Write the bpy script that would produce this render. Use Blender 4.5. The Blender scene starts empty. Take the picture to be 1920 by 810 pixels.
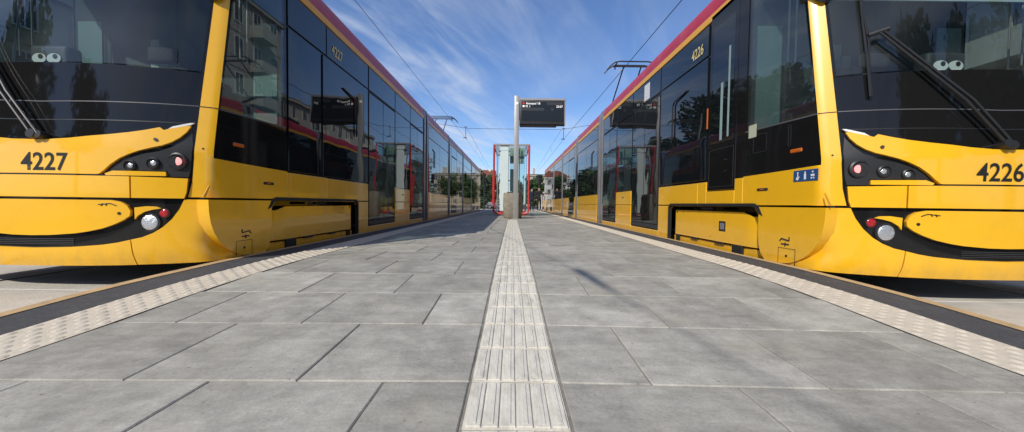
import bpy, bmesh, math, random
from mathutils import Vector, Matrix
from mathutils.geometry import delaunay_2d_cdt
R = math.radians
random.seed(7)
S = bpy.context.scene
COL = S.collection

# ------------------------------------------------------------------ materials
def nodes_of(m):
    m.use_nodes = True
    return m.node_tree.nodes, m.node_tree.links
def mat(name, col, rough=0.5, metal=0.0, ior=1.5, coat=0.0, vary=0.0, scale=4.0, bump=0.0, bscale=30.0,
        emit=None, estr=0.0, dirt=None, dirt_amt=0.0, dscale=2.0, rvary=0.0, stretch=None, wavy=0.0, wscale=2.0):
    m = bpy.data.materials.new(name); N, L = nodes_of(m)
    b = N['Principled BSDF']
    b.inputs['Base Color'].default_value = (*col, 1); b.inputs['Roughness'].default_value = rough
    b.inputs['Metallic'].default_value = metal; b.inputs['IOR'].default_value = ior
    b.inputs['Coat Weight'].default_value = coat; b.inputs['Coat Roughness'].default_value = 0.04
    tc = N.new('ShaderNodeTexCoord'); vec = tc.outputs['Object']
    if stretch:
        mp = N.new('ShaderNodeMapping'); mp.inputs['Scale'].default_value = stretch
        L.new(vec, mp.inputs['Vector']); vec = mp.outputs['Vector']
    out = None
    if vary > 0:
        n = N.new('ShaderNodeTexNoise'); n.inputs['Scale'].default_value = scale; n.inputs['Detail'].default_value = 8
        n.inputs['Roughness'].default_value = 0.65
        L.new(vec, n.inputs['Vector'])
        r = N.new('ShaderNodeMapRange'); r.inputs['From Min'].default_value = 0.3; r.inputs['From Max'].default_value = 0.7
        r.inputs['To Min'].default_value = 1 - vary; r.inputs['To Max'].default_value = 1 + vary
        L.new(n.outputs['Fac'], r.inputs['Value'])
        mx = N.new('ShaderNodeVectorMath'); mx.operation = 'SCALE'; mx.inputs[0].default_value = col
        L.new(r.outputs['Result'], mx.inputs['Scale']); out = mx.outputs['Vector']
        if rvary > 0:
            rr = N.new('ShaderNodeMapRange'); rr.inputs['To Min'].default_value = max(0, rough - rvary); rr.inputs['To Max'].default_value = rough + rvary
            L.new(n.outputs['Fac'], rr.inputs['Value']); L.new(rr.outputs['Result'], b.inputs['Roughness'])
    if dirt:
        n2 = N.new('ShaderNodeTexNoise'); n2.inputs['Scale'].default_value = dscale; n2.inputs['Detail'].default_value = 10
        n2.inputs['Roughness'].default_value = 0.7; L.new(vec, n2.inputs['Vector'])
        r2 = N.new('ShaderNodeMapRange'); r2.inputs['From Min'].default_value = 0.5; r2.inputs['From Max'].default_value = 0.72
        r2.inputs['To Max'].default_value = dirt_amt; L.new(n2.outputs['Fac'], r2.inputs['Value'])
        mm = N.new('ShaderNodeMix'); mm.data_type = 'RGBA'; mm.inputs['B'].default_value = (*dirt, 1)
        if out: L.new(out, mm.inputs['A'])
        else: mm.inputs['A'].default_value = (*col, 1)
        L.new(r2.outputs['Result'], mm.inputs['Factor']); out = mm.outputs['Result']
    if out: L.new(out, b.inputs['Base Color'])
    if bump > 0 or wavy > 0:
        nb = N.new('ShaderNodeTexNoise'); nb.inputs['Scale'].default_value = bscale if bump > 0 else wscale
        nb.inputs['Detail'].default_value = 6 if bump > 0 else 1
        L.new(vec, nb.inputs['Vector'])
        bp = N.new('ShaderNodeBump'); bp.inputs['Strength'].default_value = bump if bump > 0 else wavy
        bp.inputs['Distance'].default_value = 0.01 if bump > 0 else 0.05
        L.new(nb.outputs['Fac'], bp.inputs['Height']); L.new(bp.outputs['Normal'], b.inputs['Normal'])
        if wavy > 0: L.new(bp.outputs['Normal'], b.inputs['Coat Normal'])
    if emit:
        b.inputs['Emission Color'].default_value = (*emit, 1); b.inputs['Emission Strength'].default_value = estr
    return m
def glass(name, tint, ior=1.5, dirt=0.0):
    m = bpy.data.materials.new(name); N, L = nodes_of(m)
    N.remove(N['Principled BSDF']); o = N['Material Output']
    t = N.new('ShaderNodeBsdfTransparent'); t.inputs[0].default_value = (*tint, 1)
    g = N.new('ShaderNodeBsdfGlossy'); g.inputs['Roughness'].default_value = 0.01; g.inputs[0].default_value = (.95, .97, 1, 1)
    f = N.new('ShaderNodeFresnel'); ge = N.new('ShaderNodeNewGeometry'); im = N.new('ShaderNodeMapRange')
    im.inputs['To Min'].default_value = ior; im.inputs['To Max'].default_value = 1 / ior   # both faces of the pane reflect alike
    L.new(ge.outputs['Backfacing'], im.inputs['Value']); L.new(im.outputs[0], f.inputs[0])
    mx = N.new('ShaderNodeMixShader')
    L.new(f.outputs[0], mx.inputs[0]); L.new(t.outputs[0], mx.inputs[1]); L.new(g.outputs[0], mx.inputs[2])
    last = mx.outputs[0]
    if dirt > 0:
        d = N.new('ShaderNodeBsdfDiffuse'); d.inputs[0].default_value = (.55, .58, .55, 1)
        n = N.new('ShaderNodeTexNoise'); n.inputs['Scale'].default_value = 1.7; n.inputs['Detail'].default_value = 7
        r = N.new('ShaderNodeMapRange'); r.inputs['From Min'].default_value = .35; r.inputs['From Max'].default_value = .75
        r.inputs['To Max'].default_value = dirt; L.new(n.outputs[0], r.inputs[0])
        m2 = N.new('ShaderNodeMixShader'); L.new(r.outputs[0], m2.inputs[0]); L.new(last, m2.inputs[1]); L.new(d.outputs[0], m2.inputs[2])
        last = m2.outputs[0]
    L.new(last, o.inputs[0]); return m

YEL = mat('tram_yellow_paint', (.88, .468, .010), .30, coat=.8, vary=.03, scale=1.5, dirt=(.55, .30, .02), dirt_amt=.2, dscale=5, wavy=.05, wscale=1.6)
EYEW = mat('eye_white', (.7, .73, .7), .5)
YEL2 = mat('tram_yellow_stripe', (.84, .42, .04), .4, vary=.04)
RED = mat('tram_red_roof', (.48, .016, .04), .45, coat=.15, vary=.12, scale=3, dirt=(.35, .2, .17), dirt_amt=.3, dscale=3)
BLK = mat('gloss_black', (.010, .010, .010), .05, ior=1.42, wavy=.035, wscale=2.2)
TINT = mat('tinted_window_glass', (.007, .009, .011), .015, ior=1.58, wavy=.05, wscale=1.6)
TINT2 = mat('tinted_door_glass', (.010, .012, .013), .02, ior=1.58, wavy=.06, wscale=2.2)
RUB = mat('black_rubber', (.012, .012, .012), .7, vary=.3)
MATB = mat('satin_black_plastic', (.018, .018, .019), .42, vary=.3, scale=9)
GRYL = mat('light_seam', (.09, .09, .095), .5)
ALU = mat('aluminium_frame', (.36, .36, .37), .38, metal=.6, vary=.12, scale=5)
DGREY = mat('dark_grey_metal', (.05, .05, .052), .5, metal=.4, vary=.2)
CLEAR = glass('clear_cab_glass', (.64, .72, .71), 1.52, .06)
SHG = glass('shelter_glass', (.82, .92, .90), 1.5, .1)
WHT = mat('white_plastic', (.75, .76, .74), .4, vary=.04)
TEAL = mat('cab_wall_teal', (.26, .36, .35), .6, vary=.08, scale=3)
CABD = mat('cab_dark_plastic', (.035, .04, .045), .6, vary=.2)
CABG = mat('cab_grey_lining', (.055, .068, .074), .7, vary=.15)
CABL = mat('cab_ceiling_pale', (.42, .5, .5), .7)
SEATF = mat('seat_fabric', (.03, .03, .035), .9, vary=.4, scale=40)
REDLENS = mat('red_lamp_lens', (.38, .01, .015), .15, coat=.5)
REDGLOW = mat('lit_red_lamp', (.8, .25, .25), .3, emit=(1, .32, .30), estr=.9)
SILV = mat('lamp_reflector', (.62, .64, .66), .22, metal=.7, vary=.25, scale=60, bump=.6, bscale=90)
LENS = glass('lamp_glass', (.85, .9, .95), 1.5)
AMB = mat('amber_lamp', (.55, .12, .01), .25)
NUMB = mat('number_black', (.012, .011, .01), .5)
NUMY = mat('number_yellow', (.75, .62, .25), .5)
BLUE = mat('sticker_blue', (.02, .07, .2), .4)
GRNS = mat('sticker_green', (.04, .25, .08), .4)
REDS = mat('sticker_red', (.55, .03, .03), .4)
ORNG = mat('orange_lip', (.48, .33, .17), .7, vary=.2, scale=9, bump=.3, dirt=(.3, .26, .2), dirt_amt=.5, dscale=6)
DARKB = mat('dark_edge_band', (.055, .058, .064), .75, vary=.35, scale=60, bump=.6, bscale=250, dirt=(.2, .2, .2), dirt_amt=.25, dscale=9)
TACT = mat('cream_tactile_tile', (.60, .53, .42), .7, vary=.12, scale=14, bump=.25, bscale=80, dirt=(.42, .37, .30), dirt_amt=.4, dscale=6)
GUID = mat('pale_guide_tile', (.64, .60, .51), .75, vary=.14, scale=18, bump=.35, bscale=70, dirt=(.34, .32, .27), dirt_amt=.7, dscale=14, stretch=(1, .35, 1))
SAND = mat('joint_filler', (.22, .20, .165), .9, vary=.4, scale=12, bump=.5)
CONC = mat('track_concrete', (.50, .47, .41), .85, vary=.16, scale=2.5, bump=.5, bscale=50, dirt=(.28, .26, .23), dirt_amt=.5, dscale=3)
CONC2 = mat('bin_concrete', (.27, .24, .19), .9, vary=.22, scale=7, bump=.7, bscale=40, dirt=(.12, .11, .09), dirt_amt=.5, dscale=4)
ASPH = mat('asphalt', (.055, .055, .057), .9, vary=.2, scale=1.5, bump=.4, bscale=80)
STEEL = mat('rail_steel', (.10, .09, .085), .35, metal=.9, vary=.3)
REDP = mat('shelter_red_paint', (.50, .045, .045), .4, coat=.3, vary=.08)
MILK = mat('milky_panel', (.62, .72, .70), .25, vary=.04)
POLE = mat('grey_pole_paint', (.34, .34, .335), .45, metal=.3, vary=.08)
WIRE = mat('copper_wire', (.05, .045, .04), .6, metal=.3)
INS = mat('insulator', (.07, .05, .04), .5)
SCRN = mat('display_screen', (.012, .015, .016), .25)
SCRT = mat('display_text', (.8, .8, .78), .4, emit=(1, 1, .95), estr=.3)
SCRD = mat('display_ghost_row', (.035, .038, .042), .4)

# paving: tone per slab from a colour attribute, cloudy stone mottling
def paving_mat():
    m = bpy.data.materials.new('stone_paving'); N, L = nodes_of(m); b = N['Principled BSDF']
    b.inputs['Roughness'].default_value = .78
    at = N.new('ShaderNodeAttribute'); at.attribute_name = 'tone'
    tc = N.new('ShaderNodeTexCoord')
    ad = N.new('ShaderNodeVectorMath'); ad.operation = 'MULTIPLY_ADD'; ad.inputs[1].default_value = (0, 0, 9)
    cmb = N.new('ShaderNodeCombineXYZ'); L.new(at.outputs['Fac'], cmb.inputs['Z'])
    L.new(cmb.outputs[0], ad.inputs[0]); L.new(tc.outputs['Object'], ad.inputs[2])
    def noise(s, d, r):
        n = N.new('ShaderNodeTexNoise'); n.inputs['Scale'].default_value = s; n.inputs['Detail'].default_value = d
        n.inputs['Roughness'].default_value = r; L.new(ad.outputs[0], n.inputs['Vector']); return n.outputs['Fac']
    def mr(v, a, b_, c, d):
        r = N.new('ShaderNodeMapRange'); r.inputs['From Min'].default_value = a; r.inputs['From Max'].default_value = b_
        r.inputs['To Min'].default_value = c; r.inputs['To Max'].default_value = d; L.new(v, r.inputs['Value']); return r.outputs[0]
    def streak():
        mp = N.new('ShaderNodeMapping'); mp.inputs['Scale'].default_value = (3.2, 16, 1); mp.inputs['Rotation'].default_value = (0, 0, .12); L.new(ad.outputs[0], mp.inputs['Vector'])
        n = N.new('ShaderNodeTexNoise'); n.inputs['Scale'].default_value = 1; n.inputs['Detail'].default_value = 9; n.inputs['Roughness'].default_value = .65; n.inputs['Distortion'].default_value = .6
        L.new(mp.outputs[0], n.inputs['Vector']); return n.outputs['Fac']
    def mul(a, b_):
        q = N.new('ShaderNodeMath'); q.operation = 'MULTIPLY'; L.new(a, q.inputs[0]); L.new(b_, q.inputs[1]); return q.outputs[0]
    big = mr(noise(2.6, 9, .62), .36, .64, .79, 1.15)
    mid = mr(noise(9, 9, .7), .35, .65, .84, 1.15)
    fine = mr(noise(95, 4, .7), .3, .7, .85, 1.14)
    tone = mr(at.outputs['Fac'], 0, 1, .88, 1.11)
    spot = mr(noise(38, 2, .5), .70, .76, 1.0, .62)
    v = mul(mul(mul(big, mid), mul(fine, tone)), mul(mr(streak(), .35, .68, .89, 1.10), spot))
    sc = N.new('ShaderNodeVectorMath'); sc.operation = 'SCALE'; sc.inputs[0].default_value = (.362, .345, .296)
    L.new(v, sc.inputs['Scale'])
    mm = N.new('ShaderNodeMix'); mm.data_type = 'RGBA'; mm.inputs['B'].default_value = (.42, .38, .28, 1)
    L.new(sc.outputs[0], mm.inputs['A']); L.new(mr(noise(1.7, 8, .7), .55, .75, 0, .55), mm.inputs['Factor'])
    L.new(mm.outputs['Result'], b.inputs['Base Color'])
    bp = N.new('ShaderNodeBump'); bp.inputs['Strength'].default_value = .35; bp.inputs['Distance'].default_value = .004
    L.new(noise(60, 6, .7), bp.inputs['Height']); L.new(bp.outputs[0], b.inputs['Normal'])
    return m
PAVE = paving_mat()

# ------------------------------------------------------------------ mesh helpers
def tag(o, label=None, cat=None, group=None, kind=None):
    if label: o['label'] = label
    if cat: o['category'] = cat
    if group: o['group'] = group
    if kind: o['kind'] = kind
    return o
def empty(name, loc, rz=0):
    o = bpy.data.objects.new(name, None); COL.objects.link(o); o.location = loc; o.rotation_euler = (0, 0, rz)
    o.empty_display_size = .2
    return o
class B:
    def __init__(s): s.bm = bmesh.new()
    def box(s, x0, x1, y0, y1, z0, z1, mi=0, bevel=0, seg=1, M=None):
        r = bmesh.ops.create_cube(s.bm, size=1)
        vs = r['verts']
        for v in vs:
            v.co = Vector(((x0 + x1) / 2 + v.co.x * (x1 - x0), (y0 + y1) / 2 + v.co.y * (y1 - y0), (z0 + z1) / 2 + v.co.z * (z1 - z0)))
            if M: v.co = M @ v.co
        fs = set(f for v in vs for f in v.link_faces)
        for f in fs: f.material_index = mi
        if bevel > 0:
            es = list(set(e for v in vs for e in v.link_edges))
            r = bmesh.ops.bevel(s.bm, geom=es, offset=bevel, segments=seg, affect='EDGES', profile=.5)
            for f in r['faces']: f.material_index = mi
        return s
    def tube(s, pts, r, n=8, mi=0, cap=True, r2=None):
        pts = [Vector(p) for p in pts]; rings = []
        up0 = None
        for i, p in enumerate(pts):
            d = (pts[min(i + 1, len(pts) - 1)] - pts[max(i - 1, 0)]).normalized()
            if up0 is None: a = d.cross(Vector((0, 0, 1)) if abs(d.z) < .9 else Vector((0, 1, 0))).normalized()
            else: a = (up0 - d * up0.dot(d)).normalized()
            up0 = a; b = d.cross(a)
            rr = r if r2 is None else r + (r2 - r) * i / max(1, len(pts) - 1)
            if isinstance(r, (list, tuple)): rr = r[i]
            rings.append([s.bm.verts.new(p + (a * math.cos(2 * math.pi * k / n) + b * math.sin(2 * math.pi * k / n)) * rr) for k in range(n)])
        for q in range(len(rings) - 1):
            for k in range(n):
                f = s.bm.faces.new((rings[q][k], rings[q + 1][k], rings[q + 1][(k + 1) % n], rings[q][(k + 1) % n])); f.material_index = mi
        if cap:
            for rg, rev in ((rings[0], False), (rings[-1], True)):
                f = s.bm.faces.new(rg[::-1] if rev else rg); f.material_index = mi
        return s
    def disc(s, c, axis, r, th, n=20, mi=0, dome=0):
        c = Vector(c); ax = Vector(axis).normalized()
        a = ax.orthogonal().normalized(); b = ax.cross(a)
        prof = [(r, 0), (r, th)] + ([(r * math.cos(t), th + dome * math.sin(t)) for t in (.5, 1.0, 1.35)] if dome else [])
        rings = [[s.bm.verts.new(c + ax * h + (a * math.cos(2 * math.pi * k / n) + b * math.sin(2 * math.pi * k / n)) * rr) for k in range(n)] for rr, h in prof]
        for q in range(len(rings) - 1):
            for k in range(n): s.bm.faces.new((rings[q][k], rings[q][(k + 1) % n], rings[q + 1][(k + 1) % n], rings[q + 1][k])).material_index = mi
        s.bm.faces.new(rings[-1]).material_index = mi; s.bm.faces.new(rings[0][::-1]).material_index = mi
        return s
    def loft(s, prof, y0, y1, mi=0, close=False):
        """profile of (x,z) extruded along y; closed loop"""
        a = [s.bm.verts.new((x, y0, z)) for x, z in prof]; b = [s.bm.verts.new((x, y1, z)) for x, z in prof]
        n = len(prof)
        for k in range(n): s.bm.faces.new((a[k], b[k], b[(k + 1) % n], a[(k + 1) % n])).material_index = mi
        s.bm.faces.new(a).material_index = mi; s.bm.faces.new(b[::-1]).material_index = mi
        return s
    def face(s, pts, mi=0):
        f = s.bm.faces.new([s.bm.verts.new(p) for p in pts]); f.material_index = mi; return f
    def build(s, name, mats, parent=None, loc=None, smooth=35, fix=True):
        if fix: bmesh.ops.recalc_face_normals(s.bm, faces=s.bm.faces)
        me = bpy.data.meshes.new(name); s.bm.to_mesh(me); s.bm.free()
        for m in (mats if isinstance(mats, (list, tuple)) else [mats]): me.materials.append(m)
        if smooth:
            me.polygons.foreach_set('use_smooth', [True] * len(me.polygons))
            me.set_sharp_from_angle(angle=R(smooth))
        o = bpy.data.objects.new(name, me); COL.objects.link(o)
        if parent: o.parent = parent
        if loc: o.location = loc
        return o
def copytree(o, parent=None):
    c = o.copy(); COL.objects.link(c)
    if parent: c.parent = parent
    for ch in list(o.children): copytree(ch, c)
    return c
def text_mesh(txt, size, bold=0.0):
    cu = bpy.data.curves.new('t', 'FONT'); cu.body = txt; cu.size = size; cu.offset = bold; cu.align_x = 'CENTER'
    cu.resolution_u = 4
    o = bpy.data.objects.new('t', cu); COL.objects.link(o)
    dg = bpy.context.evaluated_depsgraph_get(); me = bpy.data.meshes.new_from_object(o.evaluated_get(dg))
    bpy.data.objects.remove(o); bpy.data.curves.remove(cu)
    return me

def dusty(m, z0, z1, col, amt):
    N, L = nodes_of(m); b_ = N['Principled BSDF']; src = b_.inputs['Base Color'].links[0].from_socket
    g = N.new('ShaderNodeNewGeometry'); sp_ = N.new('ShaderNodeSeparateXYZ'); L.new(g.outputs['Position'], sp_.inputs[0])
    r = N.new('ShaderNodeMapRange'); r.inputs['From Min'].default_value = z1; r.inputs['From Max'].default_value = z0; L.new(sp_.outputs['Z'], r.inputs['Value'])
    mp = N.new('ShaderNodeMapping'); mp.inputs['Scale'].default_value = (7, 7, 2.5); L.new(g.outputs['Position'], mp.inputs['Vector'])
    n = N.new('ShaderNodeTexNoise'); n.inputs['Scale'].default_value = 1.4; n.inputs['Detail'].default_value = 9; n.inputs['Roughness'].default_value = .7; L.new(mp.outputs[0], n.inputs['Vector'])
    q = N.new('ShaderNodeMapRange'); q.inputs['From Min'].default_value = .42; q.inputs['From Max'].default_value = .72; q.inputs['To Max'].default_value = amt; L.new(n.outputs['Fac'], q.inputs['Value'])
    p = N.new('ShaderNodeMath'); p.operation = 'MULTIPLY'; L.new(r.outputs[0], p.inputs[0]); L.new(q.outputs[0], p.inputs[1])
    x = N.new('ShaderNodeMix'); x.data_type = 'RGBA'; x.inputs['B'].default_value = (*col, 1); L.new(src, x.inputs['A']); L.new(p.outputs[0], x.inputs['Factor'])
    L.new(x.outputs['Result'], b_.inputs['Base Color'])
dusty(YEL, -.02, .22, (.42, .27, .07), .5)

# ------------------------------------------------------------------ camera
cam = bpy.data.cameras.new('camera'); cam.lens = 700 / 1920 * 36; cam.sensor_width = 36; cam.clip_end = 2000; cam.clip_start = .02
co = bpy.data.objects.new('camera', cam); COL.objects.link(co)
co.matrix_world = Matrix.Translation((0, 0, .54)) @ Matrix.Rotation(R(90) - math.atan(23 / 700), 4, 'X') @ Matrix.Rotation(R(.75), 4, 'Z')
S.camera = co

# ------------------------------------------------------------------ light
SUN = Vector((-.64, -1.05, 1)).normalized()
el = math.asin(SUN.z)
sl = bpy.data.lights.new('sun', 'SUN'); sl.energy = 4.2; sl.angle = R(.53); sl.color = (1, .94, .84)
so = bpy.data.objects.new('sun', sl); COL.objects.link(so); so.rotation_euler = SUN.to_track_quat('Z', 'Y').to_euler()
w = bpy.data.worlds.new('World'); S.world = w; w.use_nodes = True
N, L = w.node_tree.nodes, w.node_tree.links
bg = N['Background']; sky = N.new('ShaderNodeTexSky'); sky.sky_type = 'NISHITA'; sky.sun_disc = False
sky.sun_elevation = el; sky.sun_rotation = math.atan2(SUN.x, SUN.y); sky.air_density = 1.0; sky.dust_density = .4; sky.ozone_density = 2.5
tc = N.new('ShaderNodeTexCoord'); sp = N.new('ShaderNodeSeparateXYZ'); L.new(tc.outputs['Generated'], sp.inputs[0])
zz = N.new('ShaderNodeMath'); zz.operation = 'MAXIMUM'; zz.inputs[1].default_value = .03; L.new(sp.outputs['Z'], zz.inputs[0])
za = N.new('ShaderNodeMath'); za.operation = 'ADD'; za.inputs[1].default_value = .12; L.new(zz.outputs[0], za.inputs[0])
cx = N.new('ShaderNodeMath'); cx.operation = 'DIVIDE'; L.new(sp.outputs['X'], cx.inputs[0]); L.new(za.outputs[0], cx.inputs[1])
cy = N.new('ShaderNodeMath'); cy.operation = 'DIVIDE'; L.new(sp.outputs['Y'], cy.inputs[0]); L.new(za.outputs[0], cy.inputs[1])
cb = N.new('ShaderNodeCombineXYZ'); L.new(cx.outputs[0], cb.inputs[0]); L.new(cy.outputs[0], cb.inputs[1])
def cloud(rot, scale, loc, lo, hi, amt, det=9, dist=.8):
    m0 = N.new('ShaderNodeMapping'); m0.inputs['Rotation'].default_value = (0, 0, R(rot)); L.new(cb.outputs[0], m0.inputs['Vector'])
    mp = N.new('ShaderNodeMapping'); mp.inputs['Scale'].default_value = scale
    mp.inputs['Location'].default_value = loc; L.new(m0.outputs[0], mp.inputs['Vector'])
    n = N.new('ShaderNodeTexNoise'); n.inputs['Scale'].default_value = 1; n.inputs['Detail'].default_value = det
    n.inputs['Roughness'].default_value = .58; n.inputs['Distortion'].default_value = dist
    L.new(mp.outputs[0], n.inputs['Vector'])
    r = N.new('ShaderNodeMapRange'); r.interpolation_type = 'SMOOTHSTEP'
    r.inputs['From Min'].default_value = lo; r.inputs['From Max'].default_value = hi; r.inputs['To Max'].default_value = amt
    L.new(n.outputs['Fac'], r.inputs['Value']); return r.outputs[0]
c1 = cloud(27, (2.0, .55, 1), (3.1, 1.7, 0), .40, .76, .75)
c2 = cloud(22, (6.5, 1.3, 1), (7.3, 2.2, 0), .42, .78, .5, 10, .6)
c3 = cloud(-8, (.5, .35, 1), (1.2, .6, 4), .30, .58, 1.0, 3, .2)
mu = N.new('ShaderNodeMath'); mu.operation = 'ADD'; L.new(c1, mu.inputs[0]); L.new(c2, mu.inputs[1])
mv = N.new('ShaderNodeMath'); mv.operation = 'MULTIPLY'; L.new(mu.outputs[0], mv.inputs[0]); L.new(c3, mv.inputs[1]); mv.use_clamp = True
mx = N.new('ShaderNodeMix'); mx.data_type = 'RGBA'; mx.inputs['B'].default_value = (6.0, 6.7, 7.9, 1)
tn = N.new('ShaderNodeVectorMath'); tn.operation = 'MULTIPLY'; tn.inputs[1].default_value = (.90, 1.06, 1.34); L.new(sky.outputs[0], tn.inputs[0])
L.new(mv.outputs[0], mx.inputs['Factor']); L.new(tn.outputs[0], mx.inputs['A']); L.new(mx.outputs['Result'], bg.inputs[0])
bg.inputs[1].default_value = .11
S.view_settings.view_transform = 'Standard'; S.view_settings.look = 'None'; S.view_settings.exposure = 0.0; S.view_settings.gamma = 1
S.cycles.max_bounces = 8; S.cycles.transparent_max_bounces = 16; S.cycles.caustics_reflective = False; S.cycles.caustics_refractive = False

# ------------------------------------------------------------------ ground, platform
def sst(t): t = min(1, max(0, t)); return t * t * (3 - 2 * t)
def gz(x, y): return (-.085 - .010 * min(abs(x), 2.6)) * sst((3.4 - y) / 2.3)
def ex(base, y):
    t = sst((3.2 - y) / 1.1)
    return base + (.11 if base > 2.4 else .09 if base > 2.1 else .055) * t
RAIL = -.20
b = B(); b.box(-400, 400, -300, 600, RAIL - .3, RAIL - .06); tag(b.build('ground', ASPH, smooth=0), kind='structure')
# track slabs with grooves and rails
def track(sgn, name):
    b = B(); y = -36.0; x0, x1 = sgn * 2.4, sgn * 6.2
    if x0 > x1: x0, x1 = x1, x0
    while y < 44:
        cx_ = sgn * 3.82
        segs = sorted([x0, cx_ - .76, cx_ - .70, cx_ + .70, cx_ + .76, x1])
        for a, c in ((0, 1), (2, 3), (4, 5)):
            b.box(segs[a], segs[c], y + .006, y + 1.494, RAIL - .055, RAIL - .004 * ((a + int(y)) % 2), bevel=.006)
        y += 1.5
    o = b.build(name, CONC, smooth=0); tag(o, kind='structure')
    b = B()
    for s in (-.73, .73): b.box(sgn * 3.82 + s - .025, sgn * 3.82 + s + .018, -36, 44, RAIL - .05, RAIL - .001, bevel=.006)
    tag(b.build('rail', STEEL, smooth=0), 'steel tram rails sunk in pale concrete under the %s tram' % ('left' if sgn < 0 else 'right'), 'rails')
track(-1, 'track_bed'); track(1, 'track_bed')
PY0, PY1 = -6.0, 33.0
def ystations(step=.25):
    ys = []; y = PY0
    while y < PY1: ys.append(y); y += step if y < 5 else 1.0
    ys.append(PY1); return ys
def strip_mesh(name, m, xa, xb, dz, down=None, sgn=1):
    b = B(); ys = ystations(); rows = []
    for y in ys:
        fa = ex(xa, y) if xa > 1.8 else xa; fb = ex(xb, y) if xb > 1.8 else xb
        pts = [(sgn * fa, y, gz(fa, y) + dz), (sgn * fb, y, gz(fb, y) + dz)]
        if down is not None: pts.append((sgn * fb, y, down))
        rows.append([b.bm.verts.new(p) for p in pts])
    for i in range(len(rows) - 1):
        for k in range(len(rows[0]) - 1):
            b.bm.faces.new((rows[i][k], rows[i][k + 1], rows[i + 1][k + 1], rows[i + 1][k]))
    bmesh.ops.recalc_face_normals(b.bm, faces=b.bm.faces)
    if sum(f.normal.z for f in b.bm.faces) < 0: bmesh.ops.reverse_faces(b.bm, faces=b.bm.faces)
    return tag(b.build(name, m, fix=False, smooth=30), kind='structure')
for sgn in (-1, 1):
    strip_mesh('platform_lip', ORNG, 2.52, 2.60, .002, RAIL, sgn)
    strip_mesh('platform_edge_band', DARKB, 2.23, 2.52, -.002, None, sgn)
b = B(); ys = ystations()
rw = [[b.bm.verts.new((x, y, gz(x, y) - .0055)) for x in [-ex(2.24, y), -1.2, 0, 1.2, ex(2.24, y)]] for y in ys]
for i in range(len(rw) - 1):
    for k in range(4): b.bm.faces.new((rw[i][k], rw[i][k + 1], rw[i + 1][k + 1], rw[i + 1][k]))
tag(b.build('platform_bedding', SAND, smooth=0), kind='structure')
b = B(); b.box(-2.3, 2.3, PY1, PY1 + 3, RAIL - .05, -.012); b.box(-2.5, 2.5, PY1 + 3.0, PY1 + 9, RAIL - .05, RAIL + .02)
b.box(-7, 7, PY1 + 9, 50, RAIL - .055, RAIL + .0)
tag(b.build('pavement', CONC, smooth=0), kind='structure')

rows = [1.29, 1.85, 2.37, 2.88, 3.46, 4.10, 4.74]
while rows[-1] < PY1 - .5: rows.append(rows[-1] + .62)
pre = [.74, .19]
while pre[-1] > PY0: pre.append(pre[-1] - .56)
rows = pre[::-1] + rows
K0 = len(pre)           # rows[K0] = 1.29
b = B(); lay = b.bm.loops.layers.color.new('tone')
G_ = .0028
def slab(xa, xb, ya, yb, za=0.0):
    if xb - xa < .05: return
    t = random.random(); g = G_; ch = .004
    jz = random.uniform(-.0012, .0012)
    top = [(xa + g + ch, ya + g + ch), (xb - g - ch, ya + g + ch), (xb - g - ch, yb - g - ch), (xa + g + ch, yb - g - ch)]
    rim = [(xa + g, ya + g), (xb - g, ya + g), (xb - g, yb - g), (xa + g, yb - g)]
    T = [b.bm.verts.new((x, y, gz(x, y) + za + jz)) for x, y in top]
    Q = [b.bm.verts.new((x, y, gz(x, y) + za + jz - ch)) for x, y in rim]
    D = [b.bm.verts.new((x, y, gz(x, y) - .012)) for x, y in rim]
    fs = [b.bm.faces.new(T)]
    for k in range(4):
        fs.append(b.bm.faces.new((Q[k], Q[(k + 1) % 4], T[(k + 1) % 4], T[k])))
        fs.append(b.bm.faces.new((D[k], D[(k + 1) % 4], Q[(k + 1) % 4], Q[k])))
    for f in fs:
        for lp in f.loops: lp[lay] = (t, t, t, 1)
for i in range(len(rows) - 1):
    ya, yb = rows[i], rows[i + 1]; odd = (i - K0) % 2
    xl = ex(1.93, (ya + yb) / 2) - .006
    # left: joints at -.44,-1.04,-1.66 (rows before 1.29) / -.75,-1.36 (next)
    js = [-.14] + ([-.44, -1.05, -1.68] if odd else [-.75, -1.36]) + [-xl]
    for k in range(len(js) - 1): slab(js[k + 1], js[k], ya, yb)
    js = [.18] + ([.80, 1.43] if odd else [.50, 1.13, 1.75]) + [xl]
    for k in range(len(js) - 1): slab(js[k], js[k + 1], ya, yb)
paving = tag(b.build('paving', PAVE, smooth=0), kind='structure')

# guide strip of ribbed tiles in the middle
b = B(); ts = []
for i in range(len(rows) - 1):
    if rows[i] > 12.2: break
    ts += [(rows[i], (rows[i] + rows[i + 1]) / 2), ((rows[i] + rows[i + 1]) / 2, rows[i + 1])]
for ya, yb in ts:
    z = gz(0, (ya + yb) / 2); jx = random.uniform(-.002, .002)
    sl_ = (gz(0, yb) - gz(0, ya)) / (yb - ya)
    Mx = Matrix.Translation((jx, (ya + yb) / 2, z)) @ Matrix.Rotation(math.atan(sl_), 4, 'X')
    hy = (yb - ya) / 2 - .004
    b.box(-.132, .172, -hy, hy, -.02, -.003, M=Mx)
    for k in range(6):
        xa = -.126 + k * .0495
        hh = hy - random.uniform(.004, .008)
        b.box(xa + .003, xa + .0455, -hh, hh, -.004, .0025, bevel=.0018, M=Mx)
        b.box(xa + .0165, xa + .032, -hh + .01, hh - .01, .003, .0052, bevel=.001, M=Mx)
tag(b.build('tactile_guide_path', GUID, smooth=0), kind='structure')
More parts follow.
